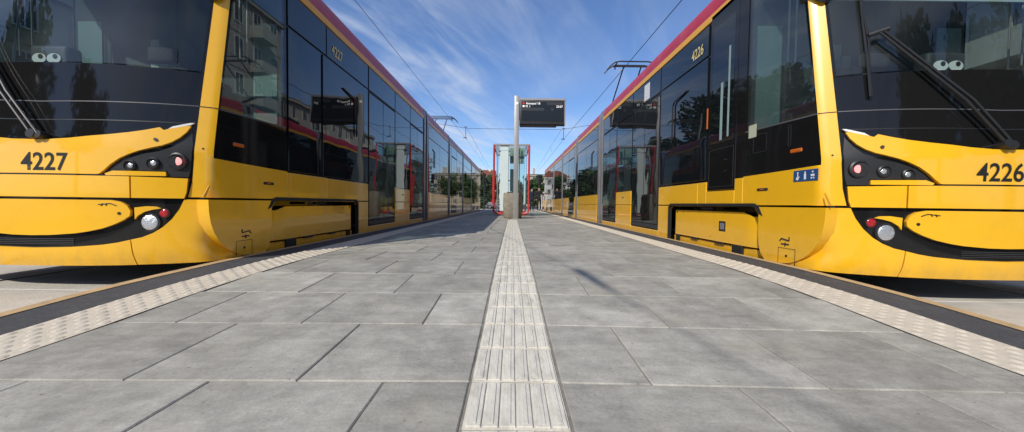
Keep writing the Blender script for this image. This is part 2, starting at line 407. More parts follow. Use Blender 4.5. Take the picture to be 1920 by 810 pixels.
# blister warning tiles
def domes(sgn):
    b = B(); y = .6
    strip = ystations(.25)
    rws = [[b.bm.verts.new((sgn * ex(x, yy), yy, gz(x, yy) + .0015)) for x in (1.93, 2.23)] for yy in strip]
    for i in range(len(rws) - 1): b.bm.faces.new((rws[i][0], rws[i][1], rws[i + 1][1], rws[i + 1][0]))
    j = 0
    while y < 16:
        for i in range(6):
            yy = y + (i % 2) * .0475
            x = ex(1.93, yy) + (.026 + i * .05) * (ex(2.23, yy) - ex(1.93, yy)) / .30
            z = gz(x, yy) + .001; n = 8 if y < 6 else 5
            r1, r2, h = .0215, .012, .0065
            A = [b.bm.verts.new((sgn * x + r1 * math.cos(6.283 * k / n), yy + 1.55 * r1 * math.sin(6.283 * k / n), z)) for k in range(n)]
            C = [b.bm.verts.new((sgn * x + r2 * math.cos(6.283 * k / n), yy + 1.55 * r2 * math.sin(6.283 * k / n), z + h)) for k in range(n)]
            for k in range(n): b.bm.faces.new((A[k], A[(k + 1) % n], C[(k + 1) % n], C[k]))
            b.bm.faces.new(C)
        y += .095
    bmesh.ops.recalc_face_normals(b.bm, faces=b.bm.faces)
    for f in b.bm.faces:
        if f.normal.z < 0: f.normal_flip()
    tag(b.build('tactile_warning_strip', TACT, smooth=50, fix=False), kind='structure')
domes(-1); domes(1)

# ------------------------------------------------------------------ trams
def curve_q(q):
    a = abs(q); s = 1 if q >= 0 else -1
    if a >= 1.5: return s * 1.2, a - 1.2
    lo, hi = 0, 1.2
    for _ in range(26):
        m = (lo + hi) / 2
        if m + .3 * (m / 1.2) ** 2.5 < a: lo = m
        else: hi = m
    return s * lo, .3 * (lo / 1.2) ** 2.5
def qf(dx):
    return (1 if dx >= 0 else -1) * (abs(dx) + .3 * (min(abs(dx), 1.2) / 1.2) ** 2.5)
def skin(q, z, disp=False):
    r = .025 + .11 * sst((.72 - z) / .3)
    X = Y = 0
    for k in (-1, -.5, 0, .5, 1):
        x, y = curve_q(q + k * r); X += x / 5; Y += y / 5
    a = abs(q)
    fade = 1 - sst((a - 1.58) / .9)
    Y += .15 * max(0, z - .95) * fade
    if z > 3.0: Y += 1.1 * (z - 3.0) * fade; X *= 1 - .25 * (z - 3.0) * fade
    if z < .10: # tuck under
        Y += .5 * (.10 - z) ** 1.3 * (1 - sst((a - 1.2) / .4)); X -= math.copysign(.25 * (.10 - z), q) * sst((a - 1.2) / .3) * .4
    if disp:
        d = math.exp(-((z - .17) / .085) ** 2) * math.exp(-((a - 1.60) / .20) ** 2) * .055
        X -= math.copysign(d * .8, q); Y += d * .55
    return Vector((X, Y, z))
def skin_n(q, z, disp=False):
    e = .012
    du = skin(q + e, z, disp) - skin(q - e, z, disp); dv = skin(q, z + e, disp) - skin(q, z - e, disp)
    return du.cross(dv).normalized()
def patch(name, poly, m, parent, off=0.0, th=.02, step=.06, disp=False, loc=None, curved=True):
    """poly: list of (q,z). Smooth thick panel following the body skin."""
    pts = []; n = len(poly)
    for i in range(n):
        a, c = Vector(poly[i]), Vector(poly[(i + 1) % n]); k = max(1, math.ceil((c - a).length / step)) if curved else 1
        for t in range(k): pts.append(a + (c - a) * t / k)
    nb = len(pts)
    def inside(p):
        r = False; j = nb - 1
        for i in range(nb):
            if (pts[i].y > p.y) != (pts[j].y > p.y) and p.x < (pts[j].x - pts[i].x) * (p.y - pts[i].y) / (pts[j].y - pts[i].y) + pts[i].x: r = not r
            j = i
        return r
    def clear(p): return min((p - v).length for v in pts) > step * .45
    allp = list(pts)
    if curved:
        x0, x1 = min(p.x for p in pts), max(p.x for p in pts); z0, z1 = min(p.y for p in pts), max(p.y for p in pts)
        nx, nz = int((x1 - x0) / step), int((z1 - z0) / step)
        for i in range(1, nx + 1):
            for j in range(1, nz + 1):
                p = Vector((x0 + (x1 - x0) * i / (nx + 1), z0 + (z1 - z0) * j / (nz + 1)))
                if inside(p) and clear(p): allp.append(p)
    V, E_, F, *_r = delaunay_2d_cdt([Vector(p) for p in allp], [], [list(range(nb))], 1, 1e-5)
    bm = bmesh.new()
    nrm = [skin_n(v.x, v.y, disp) for v in V]; base = [skin(v.x, v.y, disp) for v in V]
    top = [bm.verts.new(base[i] + nrm[i] * off) for i in range(len(V))]
    cnt = {}
    for f in F:
        f = list(f)
        ar = sum(V[f[i]].x * V[f[(i + 1) % len(f)]].y - V[f[(i + 1) % len(f)]].x * V[f[i]].y for i in range(len(f)))
        if ar < 0: f = f[::-1]
        bm.faces.new([top[i] for i in f])
        for i in range(len(f)):
            cnt[(f[i], f[(i + 1) % len(f)])] = 1
    for (i, j) in list(cnt):
        if (j, i) not in cnt:
            a, c = bm.verts.new(base[i] + nrm[i] * off), bm.verts.new(base[j] + nrm[j] * off)
            a2, c2 = bm.verts.new(base[i] + nrm[i] * (off - th)), bm.verts.new(base[j] + nrm[j] * (off - th))
            bm.faces.new((c, a, a2, c2))
    me = bpy.data.meshes.new(name); bm.to_mesh(me); bm.free(); me.materials.append(m)
    me.polygons.foreach_set('use_smooth', [True] * len(me.polygons)); me.set_sharp_from_angle(angle=R(40))
    o = bpy.data.objects.new(name, me); COL.objects.link(o)
    if parent: o.parent = parent
    if loc: o.location = loc
    return o
def F(pts): return [(qf(x), z) for x, z in pts]
def mir(poly): return [(-q, z) for q, z in poly][::-1]
def skin_text(name, txt, size, q, z, m, parent, off, bold=0, italic=0, loc=None, xs=1.0):
    me = text_mesh(txt, size, bold); me.name = name
    for v in me.vertices:
        qq, z_ = q + v.co.x * xs + italic * v.co.y, z + v.co.y
        v.co = skin(qq, z_) + skin_n(qq, z_) * off
    me.materials.append(m) if not me.materials else None
    if me.materials[0] is None: me.materials[0] = m
    o = bpy.data.objects.new(name, me); COL.objects.link(o); o.parent = parent
    if loc: o.location = loc
    return o
UP = (0, 0, -RAIL)
def roof_prof(xo=0.0):
    h = [(1.2, 3.10), (1.195, 3.20), (1.165, 3.31), (1.10, 3.39), (.98, 3.44), (.7, 3.48), (0, 3.50)]
    return [(x + (xo if x > 0 else 0), z) for x, z in h]
def sidebox(b, s, y0, y1, z0, z1, xo, th, bevel=.004, mi=0):
    x0, x1 = s * (xo - th), s * xo
    b.box(min(x0, x1), max(x0, x1), y0, y1, z0, z1, mi=mi, bevel=bevel)
def side_poly(b, s, poly, xo, th, mi=0):
    """poly (y,z) prism on the side"""
    a = [b.bm.verts.new((s * xo, y, z)) for y, z in poly]; c = [b.bm.verts.new((s * (xo - th), y, z)) for y, z in poly]
    n = len(poly)
    b.bm.faces.new(a).material_index = mi; b.bm.faces.new(c[::-1]).material_index = mi
    for k in range(n): b.bm.faces.new((a[k], c[k], c[(k + 1) % n], a[(k + 1) % n])).material_index = mi

def build_tram(cx, y0_, num, label, panto_y, panto_dir, eyes_x, swing, wx, nx):
    t = empty('tram', (cx, y0_, RAIL)); tag(t, label, 'tram', 'low-floor trams at the platform')
    # ---- front
    base = patch('front_mask', F([(-1.0, .02), (1.0, .02), (1.06, .5), (1.2, .57), (1.2, 1.655), (-1.2, 1.655), (-1.2, .57), (-1.06, .5)]), BLK, t, 0, .03, .07, loc=UP)
    ws = patch('windscreen', F([(-1.085, 1.67), (-.0, 1.66), (1.085, 1.67), (1.10, 2.0), (1.10, 2.93), (-1.10, 2.93), (-1.10, 2.0)]), CLEAR, t, 0, .006, .08, loc=UP)
    for s in (-1, 1):
        pl = F([(1.075, 1.655), (1.165, 1.655), (1.165, 2.95), (1.09, 2.95)])
        patch('windscreen_border', pl if s > 0 else mir(pl), BLK, t, .003, .03, loc=UP)
    patch('header_panel', F([(-1.2, 2.92), (1.2, 2.92), (1.2, 3.12), (-1.2, 3.12)]), BLK, t, .004, .02, .1, loc=UP)
    patch('roof_fairing', F([(-1.2, 3.12), (1.2, 3.12), (1.2, 3.42), (-1.2, 3.42)]), RED, t, .006, .02, .08, loc=UP)
    hr = [(0, 1.000), (.14, 1.002), (.30, 1.016), (.42, 1.035), (.56, 1.055), (.69, 1.08), (.79, 1.107), (.875, 1.137), (.90, 1.115), (.945, 1.135), (1.035, 1.165),
          (1.058, 1.165), (1.035, 1.11), (1.0, 1.06), (.955, 1.018), (.90, .985), (.84, .963), (.76, .935), (.70, .905), (.64, .868), (.58, .815), (.535, .765), (.505, .738), (.48, .735), (0, .735)]
    hood = patch('hood', F([(-x, z) for x, z in hr[:0:-1][:-0 or None]] + hr) if False else F(hr + [(-x, z) for x, z in hr[-2:0:-1]]), YEL, t, .028, .03, .05, loc=UP)
    skin_text('fleet_number', num, .196, qf(nx), .762, NUMB, hood, .0305, bold=.003, italic=.03, xs=.93)
    # small dark diamond emblem beside the number
    if num == '4227': patch('emblem', F([(-.42, .78), (-.34, .86), (-.26, .78)]), NUMB, hood, .0305, .004, .05)
    for s in (-1, 1):
        # small camera/nozzle spots on hood
        c = skin(qf(.86 * s), 1.03); nn = skin_n(qf(.86 * s), 1.03)
        bb = B(); bb.disc(c + nn * .026, nn, .013, .012, 10); bb.build('washer_nozzle', DGREY, hood)
        P_ = lambda pl: F(pl) if s > 0 else mir(F(pl))
        patch('running_light', P_([(.925, 1.128), (.952, 1.152), (1.05, 1.192), (1.075, 1.196), (1.055, 1.176), (.965, 1.140)]), WHT, t, .028, .02, .03, loc=UP)
        hs = patch('headlight_housing', P_([(.545, .752), (.61, .82), (.68, .868), (.78, .912), (.88, .94), (.965, .985), (1.02, 1.05), (1.065, 1.13), (1.078, 1.0), (1.068, .8), (1.055, .73), (.93, .73), (.93, .775), (.60, .772)]), MATB, t, .010, .02, .04, loc=UP)
        patch('headlight_trim', P_([(.555, .727), (.925, .733), (.925, .768), (.60, .766), (.545, .742)]), YEL, t, .03, .03, .05, loc=UP)
        for dx, z, r, kind in ((.99, .862, .056, 2), (.845, .838, .037, 0), (.70, .812, .035, 0)):
            q = qf(dx * s); c = skin(q, z); n_ = skin_n(q, z); ax = (n_ + Vector((0, -1.2, 0))).normalized()
            hb = B()
            # ring
            a = ax.orthogonal().normalized(); d = ax.cross(a); nn_ = 20
            prof = [(r * 1.32, .000), (r * 1.30, .018), (r * 1.08, .024), (r * 1.0, .004), (r * .6, -.004)]
            rg = [[hb.bm.verts.new(c + ax * h + (a * math.cos(6.2832 * k / nn_) + d * math.sin(6.2832 * k / nn_)) * rr) for k in range(nn_)] for rr, h in prof]
            for u in range(len(rg) - 1):
                for k in range(nn_): hb.bm.faces.new((rg[u][k], rg[u][(k + 1) % nn_], rg[u + 1][(k + 1) % nn_], rg[u + 1][k])).material_index = 0 if u < 3 else 1
            hb.bm.faces.new(rg[-1]).material_index = 1
            h = hb.build('headlight', [MATB, SILV if kind == 0 else REDLENS], t, loc=UP)
            if kind == 2:
                g = B(); g.disc(c + ax * .004, ax, r * .60, .006, 16, dome=.003); g.build('lamp_bulb', REDGLOW, h)
            else:
                g = B(); g.disc(c + ax * .006, ax, r * .62, .004, 14, dome=.006); g.build('lamp_lens', SILV, h)
        # lower lamps
        for dx, z, r, m_, nm in ((.815, .345, .062, SILV, 'fog_light'), (.905, .422, .034, REDLENS, 'tail_light')):
            q = qf(dx * s); c = skin(q, z); n_ = skin_n(q, z); ax = (n_ * .6 + Vector((0, -1, 0))).normalized()
            hb = B(); hb.disc(c - ax * .03, ax, r * 1.25, .036, 22, mi=0); hb.disc(c - ax * .008, ax, r, .018, 22, mi=1, dome=.007)
            hb.build(nm, [MATB, m_], t, loc=UP)
        patch('lamp_trim', P_([(.725, .468), (.80, .480), (.86, .478), (.89, .462), (.84, .452), (.79, .435), (.745, .40), (.728, .37)]), YEL, t, .02, .02, .04, loc=UP)
        # upper bumper outer piece
        patch('bumper', P_([(.715, .548), (1.03, .548), (1.045, .60), (1.055, .718), (.715, .722)]), YEL, t, .034, .05, .05, loc=UP)
        # corner skirt
        ck = P_([(.703, .205), (.77, .222), (.84, .257), (.90, .305), (.955, .372), (1.0, .455), (1.03, .54)])
        rest = [(1.2 + .62, .54), (1.2 + .62, -.005), (1.2 + .1, 0.0)]
        lo = F([(1.0, .0), (.725, .0)])
        poly = F([(.703, .205), (.77, .222), (.84, .257), (.90, .305), (.955, .372), (1.0, .455), (1.03, .54)]) + rest + lo
        patch('corner_skirt', poly if s > 0 else mir(poly), YEL, t, .024, .03, .05, disp=True, loc=UP)
        # corner pillar and upper fender, one panel
        S_ = lambda y, z: (1.2 + y, z)
        poly = F([(1.052, .56), (1.078, .70), (1.09, .9), (1.095, 1.4), (1.105, 2.2), (1.11, 2.95)]) + [S_(.295, 2.95), S_(.295, 2.0), S_(.295, .905), S_(.7, .893), S_(1.35, .88), S_(1.35, .56)]
        pil = patch('corner_pillar', poly if s > 0 else mir(poly), YEL, t, .016, .03, .05, loc=UP)
        for zz_ in (1.345,):
            pl = F([(1.09, zz_), (1.19, zz_)]) + [S_(.292, zz_)] + [S_(.292, zz_ + .008)] + F([(1.19, zz_ + .008), (1.09, zz_ + .008)])
            patch('panel_seam', pl if s > 0 else mir(pl), RUB, pil, .0175, .004, .04)
        bb = B(); c = skin(qf(1.14) * s, .98); n_ = skin_n(qf(1.14) * s, .98); bb.disc(c + n_ * .015, n_, .008, .004, 8); bb.build('bolt', RUB, pil)
        pl = [S_(.16, .562), S_(.19, .562), S_(.24, .66), S_(.225, .662)]
        bb = B(); side_poly(bb, s, [(q - 1.2, z) for q, z in pl], 1.2185, .004); bb.build('fender_flap', YEL2, pil)
    patch('bumper', F([(-.705, .548), (.705, .548), (.705, .722), (-.705, .722)]), YEL, t, .036, .06, .06, loc=UP)
    lp = [(0, .528), (.585, .528), (.645, .515), (.685, .485), (.706, .44), (.70, .40), (.66, .365), (.60, .33), (.52, .297), (.42, .272), (.33, .257), (.15, .243), (0, .24)]
    lip = patch('lower_bumper', F(lp + [(-x, z) for x, z in lp[-2:0:-1]]), YEL, t, .03, .03, .05, loc=UP)
    lp = [(0, .14), (.30, .147), (.52, .165), (.62, .182), (.697, .203), (.718, .0), (.3, .0), (0, .0)]
    patch('chin_panel', F(lp + [(-x, z) for x, z in lp[-2:0:-1]]), YEL, t, .026, .03, .05, loc=UP)
    for k in range(4):
        patch('grille', F([(-.32, .165 + k * .014), (.30, .165 + k * .014), (.30, .171 + k * .014), (-.32, .171 + k * .014)]), DGREY, t, .006, .008, .1, loc=UP)
    # tow hook mark on lower bumper
    for s in (-1, 1):
        mk = B()
        for (xa, za), (xb, zb) in (((.50, .490), (.58, .500)), ((.58, .500), (.62, .482)), ((.52, .480), (.53, .500)), ((.55, .482), (.56, .502))):
            n0 = skin_n(qf(xa * s), za); mk.tube([skin(qf(xa * s), za) + n0 * .031, skin(qf(xb * s), zb) + n0 * .031], .004, 5)
        c = skin(qf(.635 * s), .42); n0 = skin_n(qf(.635 * s), .42); mk.build('tow_mark', NUMB, lip)
        mk = B(); mk.disc(c + n0 * .028, n0, .012, .006, 10); mk.build('lip_lock', NUMB, lip)
    for z0, z1_, w0, m_ in ((1.318, 1.352, 1.085, GRYL), (1.165, 1.192, 1.07, MATB)):
        pts = [(-w0, z1_), (0, z0), (w0, z1_), (w0, z1_ + .007), (0, z0 + .007), (-w0, z1_ + .007)]
        patch('mask_seam', F(pts), m_, t, .002, .004, .06, loc=UP)
    # wiper
    wp = B(); o_ = lambda x, z, h: skin(qf(x + wx), z) + skin_n(qf(x + wx), z) * h
    for e in (-.026, .026):
        wp.tube([o_(.075 + e, 1.03, .06), o_(-.2 + e, 1.37, .085), o_(-.69 + e * .6, 1.98, .08)], .0105, 8)
    wp.disc(o_(.05, 1.035, .0), skin_n(qf(.05 + wx), 1.035), .035, .075, 12); wp.disc(o_(.10, 1.03, .0), skin_n(qf(.1 + wx), 1.03), .03, .07, 12)
    wp.tube([o_(-.64, 1.99, .08), o_(-.76, 1.955, .07)], .018, 8)
    wr = wp.build('wiper', MATB, t, loc=UP)
    wb = B(); wb.tube([o_(-.765, 1.45, .03), o_(-.762, 1.75, .035), o_(-.765, 2.1, .03), o_(-.765, 2.5, .03)], .013, 6)
    wb.tube([o_(-.762, 1.62, .03), o_(-.755, 1.9, .06), o_(-.765, 2.3, .03)], .008, 6)
    wb.build('wiper_blade', MATB, wr)
    # mirror camera arms
    for s in (-1, 1):
        mb = B(); mb.box(s * 1.08 - .15, s * 1.08 + .15, .36, .62, 2.40, 2.62, bevel=.04, seg=3)
        mb.tube([(s * 1.12, .42, 2.41), (s * 1.13, .46, 2.36)], .05, 12)
        mb.build('mirror_camera', MATB, t, loc=UP)
    # ---- cab interior
    cb_ = B(); cb_.box(-1.08, 1.08, .50, .95, 1.50, 1.60, bevel=.03, seg=2); cb_.box(-1.02, 1.02, .36, .54, 1.45, 1.56, bevel=.02)
    cb_.box(.25, .95, .55, .90, 1.58, 1.72, bevel=.05, seg=3); cb_.box(-1.15, 1.15, .40, 1.33, .95, 1.02)
    cb_.build('dashboard', CABD, t, loc=UP)
    wl = B(); wl.box(-1.17, 1.17, 1.325, 1.345, 1.0, 2.95); wl.box(-1.17, 1.17, .55, 1.33, 2.925, 2.945)
    cw = wl.build('cab_wall', CABG, t, loc=UP)
    for s in (-1, 1):
        p = B(); p.box(min(s * .86, s * 1.13), max(s * .86, s * 1.13), 1.312, 1.323, 1.42, 2.55); p.build('cab_cupboard', TEAL, cw)
    p = B()
    for k in range(3): p.box(-.30 + k * .11, -.205 + k * .11, 1.305, 1.322, 1.62, 2.35 - k * .12)
    p.build('cab_curtain', TEAL, cw)
    p = B(); p.box(-1.0, 1.0, .44, .455, 2.37, 2.55); p.build('sun_visor', CABL, t, loc=UP)
    for s in (-1, 1):
        p = B(); p.tube([(s * .98, .62, 1.68), (s * 1.03, .74, 2.5)], .009, 6, mi=0)
        p.build('cab_rail', ALU, t, loc=UP)
        p = B(); p.tube([(s * 1.10, .78, 2.9), (s * 1.10, .78, 1.95), (s * 1.10, .83, 1.93), (s * 1.10, .88, 1.95), (s * 1.10, .88, 2.9)], .008, 6)
        p.build('blind_cord', ALU, t, loc=UP)
    st = B(); st.box(-.28, .28, 1.08, 1.22, 1.15, 1.98, bevel=.06, seg=3); st.box(-.28, .28, .80, 1.2, 1.05, 1.2, bevel=.05, seg=3)
    se = st.build('driver_seat', SEATF, t, loc=UP)
    hd = B(); hd.box(-.15, .15, 1.09, 1.18, 2.02, 2.20, bevel=.04, seg=3); hd.build('headrest', SEATF, se)
    p = B(); p.box(-.95, -.60, .60, .64, 1.62, 1.84, bevel=.01); p.build('cab_monitor', MATB, t, loc=UP)
    # eye sticker on the dashboard box
    eb = B(); eb.box(eyes_x - .17, eyes_x + .17, .36, .50, 1.60, 1.90, bevel=.035, seg=3)
    ey = eb.build('ticket_device', CABD, t, loc=UP)
    for k, s in enumerate((-1, 1)):
        we = B(); pe = B()
        c = Vector((eyes_x + s * .065, .352, 1.775))
        vs = [we.bm.verts.new(c + Vector((.062 * math.cos(a_ * .2618), -.002, .044 * math.sin(a_ * .2618)))) for a_ in range(24)]
        we.bm.faces.new(vs)
        vs = [we.bm.verts.new(c + Vector((.062 * math.cos(a_ * .2618), .004, .044 * math.sin(a_ * .2618)))) for a_ in range(24)]
        we.bm.faces.new(vs[::-1])
        pe.disc(c + Vector((.015 if swing > 0 else -.005, -.003, .016)), (0, -1, 0), .021, .002, 14)
        we.build('eye_sticker', EYEW, ey); pe.build('pupil', NUMB, ey)
    # ---- carriages
    cars = [(1.36, 8.12), (8.68, 12.28), (12.74, 16.62), (17.08, 20.72), (21.16, 27.8)]
    win_y = 2.57
    for ci, (ya, yb) in enumerate(cars):
        h = B()
        prof = [(1.0, -.02), (1.0, .585), (1.185, .60), (1.185, 3.09)]
        prof = prof + [(-x, z) for x, z in prof[::-1]]
        h.loft(prof, ya, yb)
        c = h.build('carriage', BLK, t, loc=UP)
        rp = roof_prof(); full = rp + [(-x, z) for x, z in rp[-2::-1]]
        r_ = B(); y0r = .82 if ci == 0 else ya
        r_.loft([(x, z) for x, z in full], y0r, yb); r_.build('roof', RED, c, smooth=40)
        for s in (-1, 1):
            st_ = B(); y0s = .52 if ci == 0 else ya + .02
            sidebox(st_, s, y0s, yb - .02, 3.005, 3.098, 1.206, .04, bevel=.003); st_.build('roof_stripe', YEL2, c)
            # transom seam and upper glazing band
            def wbox(y0, y1, z0, z1, m_=TINT, nm='window', xo=1.203, fr=True):
                k = B(); sidebox(k, s, y0 + .007, y1 - .007, z0, z1, xo, .018, bevel=.003); o = k.build(nm, m_, c); return o
            def door(y0, y1):
                k = B(); sidebox(k, s, y0, y1, .10, 2.99, 1.195, .05, bevel=.003); d = k.build('door', RUB, c)
                ym = (y0 + y1) / 2
                for a, e in ((y0 + .02, ym - .008), (ym + .008, y1 - .02)):
                    k = B(); sidebox(k, s, a, e, .20, 2.53, 1.204, .012, bevel=.004); g = k.build('door_pane', TINT2, d)
                k = B()
                for yy in (y0 + .05, ym - .05, ym + .05, y1 - .05):
                    k.tube([(s * 1.15, yy, .35), (s * 1.15, yy, 1.8)], .012, 6)
                sidebox(k, s, y0 + .02, y1 - .02, .115, .185, 1.206, .01, bevel=.002)
                k.build('door_kick_plate', DGREY, d)
                k = B(); sidebox(k, s, y0 + .01, y1 - .01, 2.585, 2.985, 1.203, .015, bevel=.003); k.build('door_header', TINT, d)
                k = B(); sidebox(k, s, y0 - .01, y1 + .01, -.005, .092, 1.204, .05, bevel=.004); k.build('door_sill', YEL, c)
            def skirt(y0, y1, z0=-.005, z1=.855, split=.548):
                k = B()
                sidebox(k, s, y0 + .005, y1 - .005, z0, split - .005, 1.205, .035, bevel=.005)
                sidebox(k, s, y0 + .005, y1 - .005, split + .006, z1, 1.205, .035, bevel=.005)
                return k.build('skirt_panel', YEL, c)
            if ci == 0:
                B_side = s < 0
                # cab side: lower black panel, clear window
                pn = B(); side_poly(pn, s, [(.30, .895), (1.36, .872), (1.36, 1.375), (.378, 1.345)], 1.2, .03); cp = pn.build('cab_side_panel', BLK, c)
                pn = B(); side_poly(pn, s, [(.385, 1.362), (1.33, 1.392), (1.33, 2.985), (.655, 2.985)], 1.2, .008); pn.build('cab_window', CLEAR, c)
                pn = B(); side_poly(pn, s, [(.376, 1.347), (1.36, 1.377), (1.36, 1.39), (.378, 1.36)], 1.2025, .02); pn.build('window_ledge', GRYL, cp)
                k = B(); k.box(min(s * 1.1, s * 1.197), max(s * 1.1, s * 1.197), 1.33, 1.38, 1.39, 3.0); k.build('window_post', BLK, c)
                # amber indicator lamps
                for (yy, zc, m_) in ((.59 if B_side else .605, 1.068, AMB),):
                    k = B(); sidebox(k, s, yy - .072, yy + .072, zc - .018, zc + .018, 1.208, .02, bevel=.007); k.build('side_lamp', m_, cp)
                k = B(); sidebox(k, s, 1.02 - .085, 1.02 + .085, .708, .738, 1.222, .012, bevel=.006); k.build('side_marker', RUB, c)
                k = B(); sidebox(k, s, .99, 1.05, .716, .730, 1.224, .008, bevel=.003); k.build('marker_reflector', AMB, c)
                if B_side:
                    for a, e, z0, z1 in ((.66, .70, 1.12, 1.33), (1.0, 1.22, 1.12, 1.32)):
                        k = B()
                        for q in ((a, a + .008, z0, z1), (e - .008, e, z0, z1), (a, e, z0, z0 + .008), (a, e, z1 - .008, z1)): sidebox(k, s, *q, 1.203, .006, bevel=0)
                        k.build('access_flap', MATB, cp)
                    k = B(); sidebox(k, s, .31, .59, .775, .878, 1.219, .006, bevel=.002); bs = k.build('pictogram_sign', BLUE, c)
                    k = B()
                    yc = .535
                    for j, kind in enumerate(('chair', 'man', 'pram')):
                        y_ = yc - j * .085
                        k.disc((s * 1.2185, y_, .855), (s, 0, 0), .008, .003, 8)
                        if kind == 'man': sidebox(k, s, y_ - .010, y_ + .010, .792, .845, 1.2215, .004, bevel=0)
                        elif kind == 'chair':
                            sidebox(k, s, y_ - .004, y_ + .004, .812, .845, 1.2215, .004, bevel=0); sidebox(k, s, y_ - .02, y_, .812, .82, 1.2215, .004, bevel=0)
                            k.disc((s * 1.2185, y_ + .004, .803), (s, 0, 0), .015, .003, 10)
                        else:
                            sidebox(k, s, y_ - .018, y_ + .018, .815, .835, 1.2215, .004, bevel=0)
                            for e in (-.012, .012): k.disc((s * 1.2185, y_ + e, .800), (s, 0, 0), .007, .003, 8)
                    k.build('pictogram', WHT, bs)
                    # cab door
                    k = B(); sidebox(k, s, 1.53, 2.16, .745, 3.06, 1.206, .03, bevel=.008); cd = k.build('cab_door', BLK, c)
                    k = B(); sidebox(k, s, 1.60, 2.09, 1.36, 2.86, 1.209, .01, bevel=.004); k.build('cab_door_window', TINT, cd)
                    k = B(); sidebox(k, s, 1.685, 1.72, 1.40, 2.5, 1.211, .006, bevel=0); sidebox(k, s, 1.83, 1.88, 1.38, 2.1, 1.211, .006, bevel=0)
                    k.build('painted_reflection', TEAL, cd)  # pale strips laid over the opaque door glass as painted reflections
                    k = B()
                    for a in ((1.57, 2.12, .79, .796), (1.57, 2.12, 1.27, 1.276), (1.57, 1.576, .79, 1.27), (2.114, 2.12, .79, 1.27), (1.70, 1.76, 1.12, 1.128), (1.70, 1.76, .98, .986)): sidebox(k, s, *a, 1.2085, .005, bevel=0)
                    k.build('door_panel_line', DGREY, cd)
                    k = B(); sidebox(k, s, 2.185, 2.205, 1.58, 1.86, 1.214, .015, bevel=.004); k.build('warning_lamp', AMB, c)
                    wbox(2.22, 3.82, .90, 2.56); wbox(2.22, 3.82, 2.585, 2.985, nm='transom')
                    k = B(); side_poly(k, s, [(1.36, .895), (1.53, .885), (1.53, 3.0), (1.36, 3.0)], 1.203, .02); k.build('post_cover', BLK, c)
                    k = B(); sidebox(k, s, 4.40, 4.68, 2.62, 2.93, 1.2075, .004, bevel=0); pp = k.build('paper_notice', WHT, c)
                    k = B(); sidebox(k, s, 1.17 - .0, 1.30, 1.30, 1.44, 1.2035, .003, bevel=0); k.build('window_sticker', mat('sticker_cream', (.45, .47, .33), .6), c)
                    k = B()
                    for zz_ in (.60,): sidebox(k, s, 3.05, 3.17, zz_ + .14, zz_ + .23, 1.2085, .004, bevel=0, mi=0)
                    sidebox(k, s, 3.05, 3.17, .655, .735, 1.2085, .004, bevel=0, mi=1); sidebox(k, s, 3.18, 3.28, .68, .80, 1.2085, .004, bevel=0, mi=1)
                    k.build('side_sticker', [GRNS, REDS], c)
                else:
                    wbox(1.40, 2.16, .895, 2.56); wbox(2.20, 3.82, .89, 2.56); wbox(1.40, 2.30, 2.585, 2.985, nm='transom'); wbox(2.31, 3.82, 2.585, 2.985, nm='transom')
                k = B(); k.tube([(s * 1.215, 2.80, 2.28), (s * 1.225, 3.22, 2.22), (s * 1.225, 3.27, 2.17), (s * 1.225, 3.27, 1.62)], .012, 6); k.build('grab_bar', RUB, c)
                # upper skirt row
                for a, e in ((1.36, 1.42), (1.42, 2.30), (2.30, 3.81)) if not B_side else ((1.36, 1.525), (2.165, 2.40), (2.40, 3.81)):
                    k = B(); sidebox(k, s, a + .004, e - .004, .556, .878 - .006 * a, 1.212, .03, bevel=.004); k.build('side_panel', YEL, c)
                if B_side:
                    k = B(); sidebox(k, s, 1.525, 2.165, .556, .735, 1.212, .03, bevel=.004); k.build('side_panel', YEL, c)
                # wheel cover with round front, cut-out, bogie cover
                arc = [(.205, .540), (.21, .44), (.228, .34), (.262, .255), (.31, .185), (.365, .13), (.43, .085), (.51, .045), (.61, .012), (.75, -.003), (.93, -.003), (1.0, .06), (1.035, .15), (1.05, .28), (1.05, .46), (1.12, .540)]
                k = B(); side_poly(k, s, arc, 1.2275, .10); wc = k.build('wheel_cover', YEL, c)
                k = B()
                for a in ((.52, .74, .148, .152), (.52, .524, 0.0, .15), (.736, .74, .0, .15)): sidebox(k, s, *a, 1.2295, .004, bevel=0)
                k.disc((s * 1.228, .63, .08), (s, 0, 0), .012, .004, 8)
                for (a0, z0_), (a1, z1_) in (((.60, .19), (.70, .19)), ((.65, .17), (.65, .205)), ((.60, .225), (.70, .24)), ((.70, .24), (.72, .215)), ((.60, .225), (.60, .26))):
                    k.tube([(s * 1.229, a0, z0_), (s * 1.229, a1, z1_)], .006, 5)
                k.build('jacking_mark', NUMB, wc)
                k = B(); side_poly(k, s, [(1.40, .60 - .06), (3.81, .54), (3.81, -.005), (3.335, -.005), (3.325, .47), (3.26, .535)], 1.208, .03); k.build('skirt_panel', YEL, c)
                k = B(); side_poly(k, s, [(.985, .448), (1.045, .47), (1.10, .53), (1.18, .545), (3.24, .545), (3.30, .50), (3.305, -.005), (3.335, -.005), (3.335, .52), (3.27, .578), (1.14, .578), (1.05, .545)], 1.232, .05); k.build('cutout_trim', RUB, c)
                k = B(); y0b, y1b = 1.12, 3.20
                # rounded front end bogie cover
                prof = [(1.02, y0b - .03), (1.10, y0b - .02), (1.145, y0b + .02), (1.165, y0b + .10), (1.175, y0b + .26), (1.17, y1b - .03), (1.15, y1b), (1.02, y1b)]
                lo_ = [k.bm.verts.new((s * x, y, .09)) for x, y in prof]; hi_ = [k.bm.verts.new((s * x, y, .43 if y < 1.3 else .475)) for x, y in prof]
                for i in range(len(prof)): k.bm.faces.new((lo_[i], lo_[(i + 1) % len(prof)], hi_[(i + 1) % len(prof)], hi_[i]))
